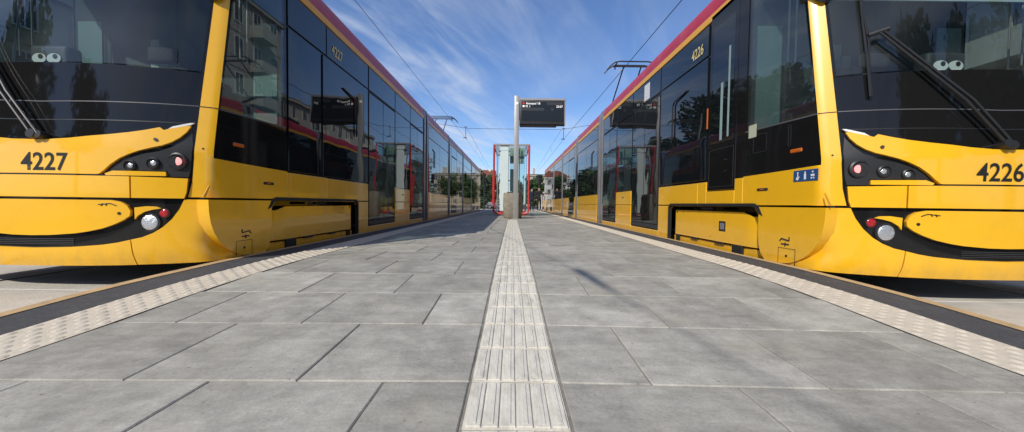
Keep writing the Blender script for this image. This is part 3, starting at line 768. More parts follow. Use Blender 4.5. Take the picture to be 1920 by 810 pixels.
                k.bm.faces.new(lo_[::-1]); k.bm.faces.new(hi_); bc = k.build('bogie_cover', YEL, c, smooth=30)
                k = B(); sidebox(k, s, 1.08, 3.25, -.03, .068, 1.15, .06, bevel=.006); k.build('bogie_sill', YEL, bc)
                k = B()
                for a in ((1.40, 1.60, -.02, .085), (3.03, 3.13, -.02, .09), (1.78, 2.0, .062, .088), (2.45, 2.65, .062, .088), (2.05, 2.35, .495, .53)): k = B(); sidebox(k, s, *a, 1.178, .05, bevel=.006); k.build('cover_stop', RUB, bc)
                for yy, zz_ in ((1.42, .45), (3.12, .45)): k = B(); k.disc((s * 1.165, yy, zz_), (s, 0, 0), .018, .008, 10); k.build('cover_lock', RUB, bc)
                for yy, zz_ in ((1.75, .46), (2.4, .46), (2.9, .44), (2.1, .14), (1.7, .14)): k = B(); k.disc((s * 1.166, yy, zz_), (s, 0, 0), .008, .008, 8); k.build('bolt', RUB, bc)
                if B_side: k = B(); sidebox(k, s, 1.74, 1.90, .22, .36, 1.176, .02, bevel=.008); k.build('latch_frame', RUB, bc)
                if B_side:
                    k = B(); sidebox(k, s, 1.775, 1.865, .25, .33, 1.179, .01, bevel=.002); k.build('latch_plate', ALU, bc)
                door(3.85, 5.37); skirt(5.39, 6.60, z1=.858); wbox(5.39, 6.60, .875, 2.56); wbox(5.39, 6.60, 2.585, 2.985, nm='transom'); door(6.62, 7.98)
                k = B(); sidebox(k, s, 5.93, 6.05, .71, .735, 1.209, .006, bevel=.002); k.build('side_marker', RUB, c)
                skin_text('side_number', num, .20, s * (1.2 + (2.62 if not B_side else 2.52)), 2.665, NUMY, c, .0095, bold=.003, italic=.0, xs=.85)
            elif ci in (1, 3):
                skirt(ya + .03, yb - .03)
                ym = (ya + yb) / 2
                for a, e in ((ya + .05, ym), (ym, yb - .05)): wbox(a, e, .875, 2.56)
                wbox(ya + .05, yb - .05, 2.585, 2.985, nm='transom')
                k = B(); k.tube([(s * 1.21, ya + .6, 2.28), (s * 1.22, ya + .9, 2.22), (s * 1.22, ya + .9, 1.7)], .012, 6); k.build('grab_bar', RUB, c)
            elif ci == 2:
                skirt(ya + .03, ya + .36); door(ya + .40, ya + 1.86); skirt(ya + 1.9, yb - .03)
                wbox(ya + .03, ya + .38, .875, 2.985); wbox(ya + 1.9, (ya + 1.9 + yb) / 2, .875, 2.56); wbox((ya + 1.9 + yb) / 2, yb - .03, .875, 2.56); wbox(ya + 1.9, yb - .03, 2.585, 2.985, nm='transom')
            else:
                skirt(ya + .03, ya + .55); door(ya + .6, ya + 2.0); skirt(ya + 2.05, ya + 3.3); door(ya + 3.35, ya + 4.75); skirt(ya + 4.8, yb - .03)
                for a, e in ((ya + .03, ya + .57), (ya + 2.05, ya + 3.3), (ya + 4.8, yb - .03)): wbox(a, e, .875, 2.985)
        if ci == 0:
            k = B(); k.box(-1.05, 1.05, .30, 1.36, .08, .95); k.build('cab_light_block', RUB, c)  # unseen dark block added below the cab floor to keep light out
            k = B()
            for yy in (1.65, 2.85):
                for s in (-1, 1): k.disc((s * .70, yy, .09), (s, 0, 0), .29, .12, 28)
                k.tube([(-.7, yy, .09), (.7, yy, .09)], .07, 10)
            k.build('wheelset', STEEL, c)
        if ci in (2, 4):
            k = B()
            for yy in (ya + 1.3, ya + 2.6):
                for s in (-1, 1): k.disc((s * .70, yy, .09), (s, 0, 0), .29, .12, 20)
            k.build('wheelset', STEEL, c)
        if ci in (1, 3):
            k = B(); k.box(-.85, .85, ya + .5, yb - .5, 3.48, 3.62, bevel=.04)
            k.build('roof_unit', DGREY, c)
        if ci == 4:
            k = B(); k.box(-1.18, 1.18, yb + .003, yb + .12, .0, .86, bevel=.03, seg=2); k.build('rear_bumper', YEL, c)
            k = B(); k.box(-1.1, 1.1, yb + .003, yb + .05, .9, 2.9, bevel=.02); k.build('rear_window', TINT, c)
            for s in (-1, 1):
                k = B(); k.disc((s * .9, yb + .12, .6), (0, 1, 0), .07, .02, 16); k.build('rear_lamp', REDLENS, c)
    # articulations
    for i in range(4):
        ya, yb = cars[i][1], cars[i + 1][0]
        k = B(); n = 9
        for j in range(n):
            a = ya + (yb - ya) * j / n; w_ = 1.14 if j % 2 else 1.10
            k.box(-w_, w_, a, a + (yb - ya) / n, .05, 3.36)
        ar = k.build('articulation', RUB, t, loc=UP)
        k = B(); d = (yb - ya)
        hp = [(1.19, -.0), (1.205, .02), (1.212, 3.08), (1.195, 3.24), (1.15, 3.36), (1.05, 3.44), (.9, 3.47)]
        for y0, y1 in ((ya + .02, ya + .02 + d * .26), (yb - .02 - d * .26, yb - .02)):
            for s in (-1, 1):
                pr = [(s * x, z) for x, z in hp] + [(s * (x - .05), z - .02) for x, z in hp[::-1]]
                k.loft(pr, y0, y1)
        k.build('articulation_frame', ALU, ar, smooth=40)
    # pantograph
    py = panto_y; d = panto_dir; zb = 3.52
    pg = B(); pg.box(-.45, .45, py - .35, py + .55, zb, zb + .05, bevel=.01)
    for x in (-.4, .4):
        for y in (py - .3, py + .5): pg.tube([(x, y, zb - .03), (x, y, zb + .02)], .05, 8)
    pan = pg.build('pantograph', DGREY, t, loc=UP)
    ky = py + d * 1.0; hy = py + d * -.15
    pb = B()
    pb.tube([(0, py + d * -.1, zb + .1), (0, ky, 4.22)], .045, 8)
    pb.tube([(-.33, ky - d * .04, 4.2), (.33, ky - d * .04, 4.2)], .03, 8)
    for s in (-1, 1): pb.tube([(s * .31, ky, 4.2), (s * .28, hy, 5.02)], .022, 8)
    pb.tube([(.08, py + d * -.1, zb + .16), (.08, ky, 4.14)], .014, 6)
    pb.build('pantograph_arm', DGREY, pan)
    pc = B()
    for dy in (-.17, .17):
        pc.tube([(-.86, hy + dy, 4.86), (-.74, hy + dy, 5.0), (-.60, hy + dy, 5.10), (-.45, hy + dy, 5.13), (.45, hy + dy, 5.13), (.60, hy + dy, 5.10), (.74, hy + dy, 5.0), (.86, hy + dy, 4.86)], .021, 6)
    for x in (-.55, .55): pc.tube([(x, hy - .17, 5.07), (x, hy + .17, 5.07)], .025, 6); pc.tube([(x, hy, 5.07), (x * 1.02, hy, 4.93)], .02, 6)
    pc.tube([(-.55, hy, 5.03), (.55, hy, 5.03)], .022, 6)
    pc.build('collector_head', DGREY, pan)
    for c in [o for o in t.children if o.name.startswith('carriage')]:
        for o in list(c.children):
            if o.children: o.parent = t; o.location = UP
    return t
build_tram(-3.835, 3.0, '4227', 'yellow tram with a black front mask and fleet number 4227, its platform side in shade', 17.0, -1, -.31, 1, 0, .115)
build_tram(3.835, 2.90, '4226', 'yellow tram with fleet number 4226 and a blue pictogram sign, its platform side in sunlight', 9.5, 1, -.10, 1, -.13, -.095)

# ------------------------------------------------------------------ platform furniture
def departure_board():
    t = empty('departure_board', (.12, 13.3, 0)); tag(t, 'grey pole with a dark electronic departure board hanging to its right over the platform', 'departure board')
    k = B(); k.box(-.085, .085, -.06, .06, 0, 4.34, bevel=.012, seg=2); k.box(-.14, .14, -.11, .11, 0, .015); k.build('pole', POLE, t)
    k = B(); k.box(.10, 1.69, -.14, .14, 3.32, 4.22, bevel=.02, seg=2); k.box(.085, .11, -.05, .05, 3.5, 4.1); h = k.build('display_housing', DGREY, t)
    k = B(); k.box(.10, 1.70, -.155, .155, 4.155, 4.235, bevel=.01); k.box(1.665, 1.70, -.155, .155, 3.32, 4.155, bevel=.005); k.build('housing_trim', POLE, h)
    k = B(); k.box(.11, 1.40, -.1, .1, 3.265, 3.318, bevel=.008); k.build('speaker_bar', MATB, h)
    k = B(); k.box(.16, 1.62, -.148, -.139, 3.44, 4.12, bevel=.002); sc = k.build('screen', SCRN, t)
    k = B(); k.box(.14, 1.64, -.146, -.1395, 3.345, 3.425); k.build('lower_rail', MATB, h)
    def tx(s, x, z, size, m_, al):
        me = text_mesh(s, size, .002)
        w_ = max(v.co.x for v in me.vertices) - min(v.co.x for v in me.vertices); mnx = min(v.co.x for v in me.vertices)
        for v in me.vertices: v.co = Vector((x + (v.co.x - mnx if al == 'L' else v.co.x - mnx - w_), -.151, z + v.co.y))
        me.materials.clear(); me.materials.append(m_); o = bpy.data.objects.new('screen_line', me); COL.objects.link(o); o.parent = sc
    tx('Annopol 18', .31, 4.015, .105, SCRT, 'L'); tx('Pl. 1', .31, 3.915, .10, SCRT, 'L'); tx('22:07', 1.60, 3.915, .10, SCRT, 'R')
    k = B(); k.box(.20, .27, -.152, -.149, 4.02, 4.09, mi=0); k.box(.20, .27, -.152, -.149, 3.92, 3.985, mi=1); k.build('line_badge', [REDS, SCRT], sc)
    k = B(); k.box(.17, .95, -.1495, -.1485, 3.80, 3.90); k.box(1.05, 1.6, -.1495, -.1485, 4.0, 4.1); k.box(1.2, 1.28, -.1495, -.1485, 3.8, 3.9); k.build('dim_row', SCRD, sc)
    k = B(); k.disc((0, -.061, 4.06), (0, -1, 0), .05, .012, 16, dome=.01); k.build('pole_sticker', SCRT, t)  # small white sticker, given the faint glow of the screen text
departure_board()
def litter_bin():
    t = empty('litter_bin', (.02, 13.95, 0)); tag(t, 'squat tapered concrete litter bin standing behind the board pole', 'litter bin')
    k = B()
    pr = [(.30, 0), (.335, .04), (.36, .5), (.345, .9), (.33, .94)]
    rings = []
    for w_, z in pr:
        vs = []
        for a in range(28):
            an = a / 28 * 6.2832; cx_, sy_ = math.cos(an), math.sin(an)
            vs.append(k.bm.verts.new((math.copysign(abs(cx_) ** .35, cx_) * w_, math.copysign(abs(sy_) ** .35, sy_) * w_ * .8, z)))
        rings.append(vs)
    for i in range(len(rings) - 1):
        for a in range(28): k.bm.faces.new((rings[i][a], rings[i][(a + 1) % 28], rings[i + 1][(a + 1) % 28], rings[i + 1][a]))
    k.bm.faces.new(rings[0][::-1]); k.bm.faces.new(rings[-1])
    k.build('shell', CONC2, t, smooth=50)
    k = B(); k.disc((0, 0, .935), (0, 0, 1), .22, .04, 20); k.build('liner_rim', MATB, t)
    k = B(); k.box(.30, .375, -.2, .2, .25, .85, bevel=.02); k.build('side_hatch', MATB, t)
litter_bin()
def shelter():
    t = empty('shelter', (-.05, 16.3, 0)); tag(t, 'narrow red-framed glass tram shelter behind the departure board', 'shelter')
    ya, yb = 0, 3.6; xl, xr = -.76, .76; zb_, zt = .20, 3.08
    for y in (ya, yb):
        k = B(); r = .045
        k.tube([(xl + .62, y, .10), (xl + .12, y, .12), (xl + .04, y, .15), (xl, y, .25), (xl, y, zt)], r, 8); k.tube([(xl + .2, y, 0), (xl + .2, y, .1)], .03, 6)
        k.tube([(xr - .62, y, .10), (xr - .12, y, .12), (xr - .04, y, .15), (xr, y, .25), (xr, y, zt)], r, 8); k.tube([(xr - .2, y, 0), (xr - .2, y, .1)], .03, 6)
        k.build('portal_frame', REDP, t)
    k = B(); k.box(xl + .02, xr - .02, ya, yb, zt + .02, zt + .035); k.build('roof_glass', SHG, t)
    for y in (ya, yb): k = B(); k.box(xl - .04, xr + .04, y - .03, y + .03, zt - .02, zt + .05, bevel=.006); k.build('roof_beam', POLE, t)
    k = B()
    for x in (xl, xr):
        for z in (zb_ + .16, zt - .05): k.tube([(x, ya, z), (x, yb, z)], .03, 8)
    k.box(xl - .075, xl + .05, ya + .06, ya + .22, .5, 1.75, bevel=.01)
    k.build('side_rail', REDP, t)
    for x in (xl + .10, xr - .10):
        k = B(); k.box(x - .005, x + .005, ya + .08, yb - .08, .3, zt - .1); k.build('side_glass', SHG, t)
    k = B(); k.box(xl + .14, xl + .18, ya - .02, ya + .02, 0, zt, bevel=.004); k.box(.33, .37, ya + .3, ya + .34, 0, zt, bevel=.004); k.box(xl + .62, xl + .65, ya, ya + .03, 0, zt)
    k.build('inner_post', ALU, t)
    k = B(); k.box(-.50, -.12, ya + .02, ya + .05, .22, zt - .25, bevel=.004); k.box(-.50, -.12, ya + .02, ya + .05, zt - .22, zt - .02); p = k.build('milky_panel', MILK, t)
    k = B()
    for x in (-.52, -.10):
        for z in (.5, 1.55, 2.82): k.tube([(x, ya - .01, z), (x, ya + .06, z)], .03, 8)
    k.build('glass_clamp', DGREY, p)
    k = B(); k.box(-.08, .60, ya + .3, ya + .315, .4, zt - .1); k.build('end_glass', SHG, t)
    k = B(); k.box(-.07, .56, ya + .5, ya + .62, 2.35, zt - .03, bevel=.01); k.build('info_box', mat('pale_green_box', (.45, .50, .46), .5), t)
    k = B(); k.box(-.06, .22, ya + .6, ya + .62, 1.1, 2.1); k.build('timetable_poster', WHT, t)
    k = B(); k.box(.0, .6, ya + 1.2, ya + 3.2, .42, .47, bevel=.01)
    for y in (ya + 1.3, ya + 3.1): k.box(.25, .3, y - .03, y + .03, 0, .42)
    k.build('bench_seat', DGREY, t)
shelter()

# ------------------------------------------------------------------ overhead line
def tagw(o, lab, cat='wire', group=None): return tag(o, lab, cat, group)
k = B(); k.tube([(-3.74, 200, 5.2), (-3.40, 27, 5.2), (-3.80, 2.6, 5.2), (-2.68, -3.0, 5.2), (-2.0, -6.5, 5.2), (-1, -40, 5.2)], .007, 5)
w1 = tagw(k.build('contact_wire', WIRE), 'dark contact wire above the tram whose platform side is shaded, bending over the paving')
k = B(); k.tube([(-2.79, -2.30, 5.2), (-2.77, -2.42, 5.2), (-2.72, -2.75, 5.2), (-2.66, -3.1, 5.2)], [.012, .038, .034, .01], 8); k.build('wire_insulator', INS, w1)
k = B(); k.tube([(4.1, 200, 5.2), (3.62, 27, 5.2), (3.82, 4, 5.2), (3.8, -40, 5.2)], .010, 5)
tagw(k.build('contact_wire', WIRE), 'straight dark contact wire above the sunlit tram, touched by the taller pantograph')
sw = empty('span_wire', (0, 27, 0)); tag(sw, 'thin cross wire strung between two masts above both trams, with drop hangers', 'span wire')
k = B(); k.tube([(-8.2, 0, 6.6), (-3.35, 0, 5.92), (-3.0, 0, 5.9), (3.0, 0, 5.9), (3.55, 0, 5.92), (8.2, 0, 6.7)], .013, 5); k.build('cross_wire', WIRE, sw)
k = B()
for x in (-3.4, 3.62):
    k.tube([(x, 0, 5.92), (x, 0, 5.25)], .02, 6); k.tube([(x - .16, 0, 5.24), (x + .1, 0, 5.22)], .03, 6); k.tube([(x - .10, 0, 6.0), (x + .10, 0, 6.0)], .03, 6)
k.build('drop_hanger', INS, sw)
for x, lab in ((-3.3, 'thin support wire receding from the hanger above the shaded tram'), (3.45, 'thin support wire receding beside the departure board above the sunlit tram')):
    k = B(); k.tube([(x, 27.1, 5.88), (x * .99, 45, 5.6), (x * 1.05, 70, 5.85), (x * 1.0, 110, 5.6), (x * 1.1, 180, 6.0)], .009, 5)
    o = tagw(k.build('support_wire', WIRE), lab)
    k = B()
    for y in (34, 41, 50): k.tube([(x * .99 if 1 else x, y, 5.62 + (.1 if y < 40 else .02)), (x + (.08 if x > 0 else -.1), y, 5.2)], .006, 4)
    k.build('dropper', WIRE, o)
for x, lab in ((-8.2, 'slim grey mast carrying the cross wire behind the shaded tram'), (8.2, 'slim grey mast carrying the cross wire behind the sunlit tram')):
    k = B(); k.tube([(x, 27, RAIL - .06), (x, 27, 3.5), (x, 27, 7.2)], [.13, .11, .08], 12); k.disc((x, 27, RAIL - .06), (0, 0, 1), .2, .1, 14)
    tag(k.build('catenary_mast', POLE), lab, 'mast', 'overhead line masts')

# ------------------------------------------------------------------ people
def person(loc, rz, label, top, bottom, skinc, hairc, h=1.72, bag=None, coat=False):
    t = empty('person', loc, rz); tag(t, label, 'person'); k = h / 1.75
    P = {'pel': (0, 0, .93), 'wa': (0, 0, 1.05), 'ch': (0, .01, 1.30), 'nk': (0, 0, 1.47), 'hd0': (0, -.01, 1.55), 'hd1': (0, -.015, 1.66),
         'hl': (-.09, 0, .88), 'kl': (-.10, -.04, .48), 'al': (-.10, .04, .08), 'tl': (-.11, -.12, .035),
         'hr': (.09, 0, .88), 'kr': (.11, .03, .48), 'ar': (.11, .12, .09), 'tr': (.12, -.03, .035),
         'sl': (-.18, 0, 1.41), 'el': (-.23, .03, 1.13), 'wl': (-.22, -.06, .88), 'gl': (-.21, -.09, .79),
         'sr': (.18, 0, 1.41), 'er': (.23, .02, 1.13), 'wr': (.23, -.08, .89), 'gr': (.22, -.11, .80)}
    Rd = {'pel': .15, 'wa': .135, 'ch': .165, 'nk': .06, 'hd0': .085, 'hd1': .10, 'hl': .095, 'kl': .062, 'al': .042, 'tl': .038, 'hr': .095, 'kr': .062, 'ar': .042, 'tr': .038,
          'sl': .065, 'el': .045, 'wl': .030, 'gl': .034, 'sr': .065, 'er': .045, 'wr': .030, 'gr': .034}
    E_ = [('pel', 'wa'), ('wa', 'ch'), ('ch', 'nk'), ('nk', 'hd0'), ('hd0', 'hd1'), ('pel', 'hl'), ('hl', 'kl'), ('kl', 'al'), ('al', 'tl'), ('pel', 'hr'), ('hr', 'kr'), ('kr', 'ar'), ('ar', 'tr'),
          ('ch', 'sl'), ('sl', 'el'), ('el', 'wl'), ('wl', 'gl'), ('ch', 'sr'), ('sr', 'er'), ('er', 'wr'), ('wr', 'gr')]
    names = list(P); me = bpy.data.meshes.new('body'); me.from_pydata([Vector(P[n]) * k for n in names], [(names.index(a), names.index(c)) for a, c in E_], [])
    o = bpy.data.objects.new('body', me); COL.objects.link(o)
    md = o.modifiers.new('s', 'SKIN'); md.use_smooth_shade = True
    for i, n in enumerate(names): me.skin_vertices[0].data[i].radius = (Rd[n] * k * (1 if n not in ('ch', 'pel', 'wa') else 1.05), Rd[n] * k * (1 if n not in ('ch', 'pel', 'wa') else .72))
    me.skin_vertices[0].data[0].use_root = True
    s2 = o.modifiers.new('u', 'SUBSURF'); s2.levels = 2; s2.render_levels = 2
    dg = bpy.context.evaluated_depsgraph_get(); nm = bpy.data.meshes.new_from_object(o.evaluated_get(dg)); o.modifiers.clear(); o.data = nm
    nm.materials.clear()
    for m_ in (top, bottom, skinc, hairc): nm.materials.append(m_)
    for p in nm.polygons:
        z = p.center.z / k; x = abs(p.center.x) / k
        mi = 0
        if z < (.55 if coat else .98) and x < .19: mi = 1
        if z < .10: mi = 3
        if z > 1.475 or (x > .165 and z < .87): mi = 2
        if z > 1.68 or (z > 1.56 and p.center.y > .03): mi = 3
        p.material_index = mi; p.use_smooth = True
    o.parent = t
    f = B(); f.tube([(0, -.105 * k, 1.62 * k), (0, -.125 * k, 1.59 * k)], .014, 6); f.build('nose', skinc, t)
    if bag:
        f = B(); f.box(.20, .42, -.12, .12, .52, .80, bevel=.03); f.tube([(.31, -.08, .8), (.26, -.06, .95), (.31, .08, .8)], .01, 6); f.build('bag', bag, t)
    return t
BLKC = mat('black_cloth', (.012, .013, .018), .9, vary=.3); NAVY = mat('navy_cloth', (.012, .016, .03), .9); WCL = mat('white_cloth', (.7, .7, .68), .8)
SKN = mat('skin', (.45, .26, .19), .6); HR = mat('grey_hair', (.35, .32, .28), .8); HR2 = mat('brown_hair', (.05, .03, .02), .8); CRM = mat('cream_cloth', (.6, .52, .38), .9)
person((1.98, 27.6, 0), .2, 'person in black clothes with pale hair walking at the far end of the platform', BLKC, BLKC, SKN, HR, 1.80)
person((1.50, 28.6, 0), .0, 'person in a dark suit with a white shirt half hidden by the red shelter frame', NAVY, NAVY, SKN, HR2, 1.78)
person((2.42, 31.6, 0), 2.8, 'person in a white top standing beside the last door of the right tram', WCL, CRM, SKN, HR2, 1.60)

# ------------------------------------------------------------------ trees
def leafmat(name, c):
    m = bpy.data.materials.new(name); N, L = nodes_of(m); b_ = N['Principled BSDF']; b_.inputs['Roughness'].default_value = .6
    g = N.new('ShaderNodeNewGeometry'); r = N.new('ShaderNodeMapRange'); r.inputs['To Min'].default_value = .55; r.inputs['To Max'].default_value = 1.45
    L.new(g.outputs['Random Per Island'], r.inputs['Value']); v = N.new('ShaderNodeVectorMath'); v.operation = 'SCALE'; v.inputs[0].default_value = c
    L.new(r.outputs[0], v.inputs['Scale']); L.new(v.outputs[0], b_.inputs['Base Color'])
    return m
LEAF = leafmat('leaf_green', (.055, .095, .025)); LEAFD = leafmat('leaf_dark_green', (.035, .062, .02)); BARK = mat('bark', (.10, .08, .06), .9, vary=.3, scale=8, bump=.8)
def tree(loc, h, rad, label, dark=False, seed=0, group=None, leaves=5200, trunk_h=.28):
    rnd = random.Random(seed); t = empty('tree', loc); tag(t, label, 'tree', group)
    k = B(); k.tube([(0, 0, -.05), (.05, 0, h * .2), (0, .08, h * .45), (.05, 0, h * .75)], [.03 * h, .024 * h, .018 * h, .006 * h], 10)
    blobs = []
    for i in range(15):
        a = rnd.random() * 6.283; rr = rad * math.sqrt(rnd.random()) * .72; z = h * (trunk_h + .12 + (.82 - trunk_h) * rnd.random())
        f_ = 1 - abs((z / h) - .58) * .9; blobs.append((Vector((rr * math.cos(a) * f_, rr * math.sin(a) * f_, z)), rad * rnd.uniform(.28, .46)))
    for c, r in blobs[:9]:
        z0 = h * rnd.uniform(.22, .45); k.tube([(0, 0, z0), (c.x * .5, c.y * .5, (z0 + c.z) / 2 + .2), tuple(c)], [.012 * h, .008 * h, .003 * h], 6)
    k.build('trunk', BARK, t)
    verts, faces = [], []
    for i in range(leaves):
        c, r = rnd.choice(blobs); d = Vector((rnd.gauss(0, 1), rnd.gauss(0, 1), rnd.gauss(0, 1))).normalized()
        p = c + d * r * (rnd.random() ** .45) * Vector((1, 1, .8)).length / 1.62
        s = h * (rnd.uniform(.013, .026) if trunk_h > .1 else rnd.uniform(.02, .034)); u = Vector((rnd.gauss(0, 1), rnd.gauss(0, 1), rnd.gauss(0, 1))).normalized(); v = u.orthogonal().normalized() * rnd.uniform(.5, .9)
        n0 = len(verts); verts += [p - u * s, p + v * s, p + u * s, p - v * s]; faces.append((n0, n0 + 1, n0 + 2, n0 + 3))
    me = bpy.data.meshes.new('crown'); me.from_pydata(verts, [], faces); me.materials.append(LEAFD if dark else LEAF)
    o = bpy.data.objects.new('crown', me); COL.objects.link(o); o.parent = t
    return t
GZ = RAIL - .06
tr = [  # visible down the platform
    ((-5.6, 56, GZ), 5.6, 2.9, 'dark bushy tree between the left tram and the red shelter', True),
    ((-8.2, 68, GZ), 7.6, 3.0, 'tall dark tree just beyond the end of the left tram', True),
    ((-4.3, 74, GZ), 6.6, 2.6, 'green tree close behind the left post of the shelter', False),
    ((4.4, 84, GZ), 6.2, 2.4, 'olive tree behind the two dark-clothed people', False),
    ((6.2, 92, GZ), 7.6, 2.8, 'green tree in front of the beige far building', False),
    ((.6, 96, GZ), 6.8, 3.0, 'tree seen through the glass of the shelter', True),
    ((-4.9, 50, GZ), 5.0, 1.9, 'small dark tree at the pavement corner past the left tram end', True),
    ((12, 66, GZ), 8.5, 4.0, 'round green tree past the right tram end', False),
    ((15, 80, GZ), 9.5, 4.6, 'spreading dark tree in front of the beige far block', True),
    ((11.5, 98, GZ), 8, 4.0, 'light green tree nearest the beige far block', False),
    ((-14, 80, GZ), 9, 4.6, 'spreading tree left of the orange-roofed house', True),
    # reflected in the right tram
    ((-15, 30, GZ), 11, 4.4, 'broad dark tree beside the road on the left of the trams', True),
    ((-16.5, 40, GZ), 12.5, 4.8, 'tallest tree of the row on the left of the trams', True),
    ((-15, 51, GZ), 10, 4.0, 'last tree of the row on the left of the trams', True),
    # behind the camera
    ((-19, -17, GZ), 14, 5.0, 'broad tree behind the platform end on the left', True),
    ((-27, -9, GZ), 16, 6.0, 'very tall tree beside the street left of the platform start', True),
    ((-1.5, -32, GZ), 14, 4.0, 'slender tree straight behind the platform end', True),
    ((13, -15, GZ), 15, 5.6, 'broad tree behind the platform end on the right', True),
    ((22, -11, GZ), 17, 6.2, 'very tall dark tree beside the street right of the platform start', True),
    ((30, -2, GZ), 15, 6.0, 'round dark tree furthest right near the tenement corner', True)]
for i, (l, h, r, lab, dk) in enumerate(tr): tree(l, h, r, lab, dk, 40 + i, 'street trees', 5200 if h > 8 else 6500, .02 if 0 < l[1] and h < 8 else .28)

# ------------------------------------------------------------------ buildings
ST1 = mat('grey_render', (.46, .43, .37), .85, vary=.12, scale=.6, bump=.3, dirt=(.16, .15, .13), dirt_amt=.5, dscale=.8)
ST2 = mat('pale_render', (.55, .52, .45), .85, vary=.08, scale=.6, dirt=(.35, .33, .28), dirt_amt=.4, dscale=.7)
ST3 = mat('beige_render', (.45, .38, .28), .85, vary=.1, scale=.6)
WPL = mat('white_render', (.68, .66, .62), .8, vary=.06, scale=.5)
TILE = mat('roof_tile', (.18, .055, .03), .8, vary=.2, scale=3); RFD = mat('dark_roof', (.05, .05, .055), .7, vary=.2)
WG = mat('house_window_glass', (.02, .025, .03), .06, ior=1.55)
def building(loc, rz, w_, d_, h, floors, bays, label, wall, roof, balc=True, pitched=True, gw=.95):
    """front face looks along local -y; width along x"""
    t = empty('building', loc, rz); tag(t, label, 'building')
    k = B(); k.box(-w_ / 2, w_ / 2, 0, d_, 0, h)
    for f in range(1, floors): k.box(-w_ / 2 - .04, w_ / 2 + .04, -.06, d_ + .04, h * f / floors - .08, h * f / floors + .06)
    k.box(-w_ / 2 - .25, w_ / 2 + .25, -.35, d_ + .25, h - .12, h + .22)
    k.build('wall', wall, t, smooth=0)
    k = B()
    if pitched:
        a = [(-w_ / 2 - .3, -.4, h + .23), (w_ / 2 + .3, -.4, h + .23), (w_ / 2 + .3, d_ + .3, h + .23), (-w_ / 2 - .3, d_ + .3, h + .23)]
        r_ = [(-w_ / 2 + 2.5, d_ / 2, h + 2.6), (w_ / 2 - 2.5, d_ / 2, h + 2.6)]
        k.face([a[0], a[1], r_[1], r_[0]]); k.face([a[1], a[2], r_[1]]); k.face([a[2], a[3], r_[0], r_[1]]); k.face([a[3], a[0], r_[0]]); k.face(a[::-1])
    else: k.box(-w_ / 2 + .1, w_ / 2 - .1, .1, d_ - .1, h + .22, h + .5)
    rf = k.build('roof', roof, t, smooth=0)
    for x in (-w_ * .3, w_ * .05, w_ * .33): k = B(); k.box(x - .35, x + .35, d_ * .4, d_ * .4 + .6, h + .3, h + 3.0); k.build('chimney', wall, rf, smooth=0)
    fh = h / floors; bw = w_ / bays; proto = None
    for f in range(floors):
        for b_ in range(bays):
            x = -w_ / 2 + bw * (b_ + .5); z = fh * f + fh * .28; hh = fh * .55
            if proto is None:
                k = B(); k.box(-gw / 2 - .1, gw / 2 + .1, -.07, -.003, -.1, 0); k.box(-gw / 2 - .1, gw / 2 + .1, -.05, -.003, hh, hh + .1)
                for q in (-gw / 2 - .1, gw / 2): k.box(q, q + .1, -.05, -.003, 0, hh)
                k.box(-.03, .03, -.035, -.003, 0, hh); proto = k.build('window', WPL, t, smooth=0)
                k = B(); k.box(-gw / 2, gw / 2, -.02, -.004, 0, hh); k.build('pane', WG, proto, smooth=0); o = proto
            else: o = copytree(proto, t)
            o.location = (x, 0, z)
    if balc:
        pb = None
        for f in range(1, floors):
            for b_ in range(1, bays - 1, 3):
                x = -w_ / 2 + bw * (b_ + .5); z = fh * f
                if pb is None:
                    k = B(); k.box(-bw * .45, bw * .45, -1.3, -.07, .10, .25); k.box(-bw * .45, bw * .45, -1.3, -1.24, .25, 1.2)
                    for q in (-1, 1): k.box(q * bw * .45 - .03, q * bw * .45 + .03, -1.24, -.07, .25, 1.2)
                    pb = k.build('balcony', wall, t, smooth=0); o = pb
                else: o = copytree(pb, t)
                o.location = (x, 0, z)
    return t
building((20, 26, GZ), R(-90), 30, 12, 19.5, 6, 12, 'long six-storey grey tenement with balconies on the right of the trams', ST1, RFD)
building((23, 60, GZ), R(-90), 30, 12, 13.5, 4, 12, 'four-storey pale tenement beyond the grey one on the right of the trams', ST2, RFD)
building((-24, 64, GZ), R(90), 34, 10, 5.2, 1, 12, 'long low white pavilion behind the trees on the left of the trams', WPL, RFD, balc=False, pitched=False, gw=1.8)
building((-26, 16, GZ), R(90), 22, 12, 12, 4, 8, 'beige four-storey block on the left of the trams', ST3, TILE)
building((-7.5, 112, GZ), 0, 9, 10, 8.6, 3, 5, 'white house with an orange-red roof beyond the end of the platform', WPL, TILE, balc=False)
building((13, 128, GZ), 0, 18, 12, 10.5, 4, 8, 'beige flat-roofed block beyond the traffic signal on the right', ST3, RFD, balc=False, pitched=False)
building((2, -58, GZ), R(180), 44, 12, 15, 5, 14, 'five-storey grey block across the street behind the platform', ST1, TILE)

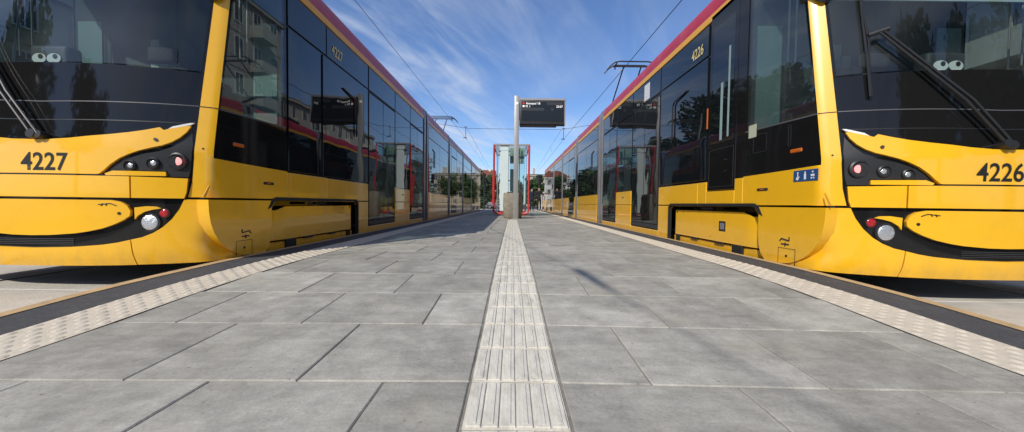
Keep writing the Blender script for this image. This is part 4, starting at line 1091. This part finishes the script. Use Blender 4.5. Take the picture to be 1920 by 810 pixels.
# ------------------------------------------------------------------ street pieces at the far end
SIGL = mat('unlit_signal_lens', (.03, .02, .02), .3)
def signal(x, y, label):
    t = empty('traffic_signal', (x, y, GZ)); tag(t, label, 'traffic signal', 'traffic signals past the platform end')
    k = B(); k.tube([(0, 0, 0), (0, 0, 3.7)], .06, 10); k.build('pole', DGREY, t)
    k = B(); k.box(-.16, .16, -.14, .10, 2.75, 3.7, bevel=.03); hd = k.build('signal_head', MATB, t)
    for i, m_ in enumerate((SIGL, SIGL, SIGL)):
        k = B(); k.disc((0, -.14, 3.52 - i * .3), (0, -1, 0), .09, .02, 14); k.tube([(0, -.14, 3.6 - i * .3), (0, -.30, 3.6 - i * .3)], .05, 8); k.build('signal_lamp', m_, hd)
signal(-2.75, 36.5, 'dark traffic signal standing between the left tram end and the shelter')
signal(2.72, 37.5, 'dark traffic signal standing above the people near the right tram end')
def car(x, y, rz, paint, label):
    t = empty('car', (x, y, GZ), rz); tag(t, label, 'car', 'cars in the street past the platform')
    k = B()
    pr = [(-2.1, .35), (-2.12, .75), (-1.95, .92), (-1.25, 1.0), (-.65, 1.42), (.75, 1.44), (1.45, 1.02), (2.0, .92), (2.15, .7), (2.12, .35)]
    rings = []
    for xw, sc in ((-.86, .96), (-.80, 1), (.80, 1), (.86, .96)):
        rings.append([k.bm.verts.new((xw * (1 if z < 1.05 else .84), y_ * sc, .35 + (z - .35) * sc)) for y_, z in pr])
    for i in range(3):
        for j in range(len(pr)): k.bm.faces.new((rings[i][j], rings[i][(j + 1) % len(pr)], rings[i + 1][(j + 1) % len(pr)], rings[i + 1][j]))
    k.bm.faces.new(rings[0]); k.bm.faces.new(rings[-1][::-1]); k.build('body', paint, t, smooth=30)
    k = B(); k.box(-.62, .62, -1.02, -1.0, 1.05, 1.32, M=Matrix.Translation((0, 0, .0))); k.box(-.735, -.725, -.6, .7, 1.06, 1.36); k.box(.725, .735, -.6, .7, 1.06, 1.36)
    k.build('windows', TINT, t)
    for sx in (-1, 1):
        for sy in (-1.3, 1.3):
            k = B(); k.disc((sx * .70, sy, .32), (sx, 0, 0), .32, .18, 20); wl = k.build('wheel', RUB, t)
            k = B(); k.disc((sx * .88, sy, .32), (sx, 0, 0), .19, .012, 16); k.build('rim', ALU, wl)
    for sx in (-1, 1):
        k = B(); k.box(sx * .62 - .14, sx * .62 + .14, -2.14, -2.08, .62, .76, bevel=.02); k.build('headlight', SILV, t)
car(-4.6, 56, R(90), mat('silver_paint', (.4, .41, .43), .3, metal=.6, coat=.6), 'silver car crossing in front of the dark trees past the left tram')
car(-3.4, 66, R(0), mat('dark_red_paint', (.25, .02, .02), .3, coat=.6), 'dark red car beside the left foot of the shelter')
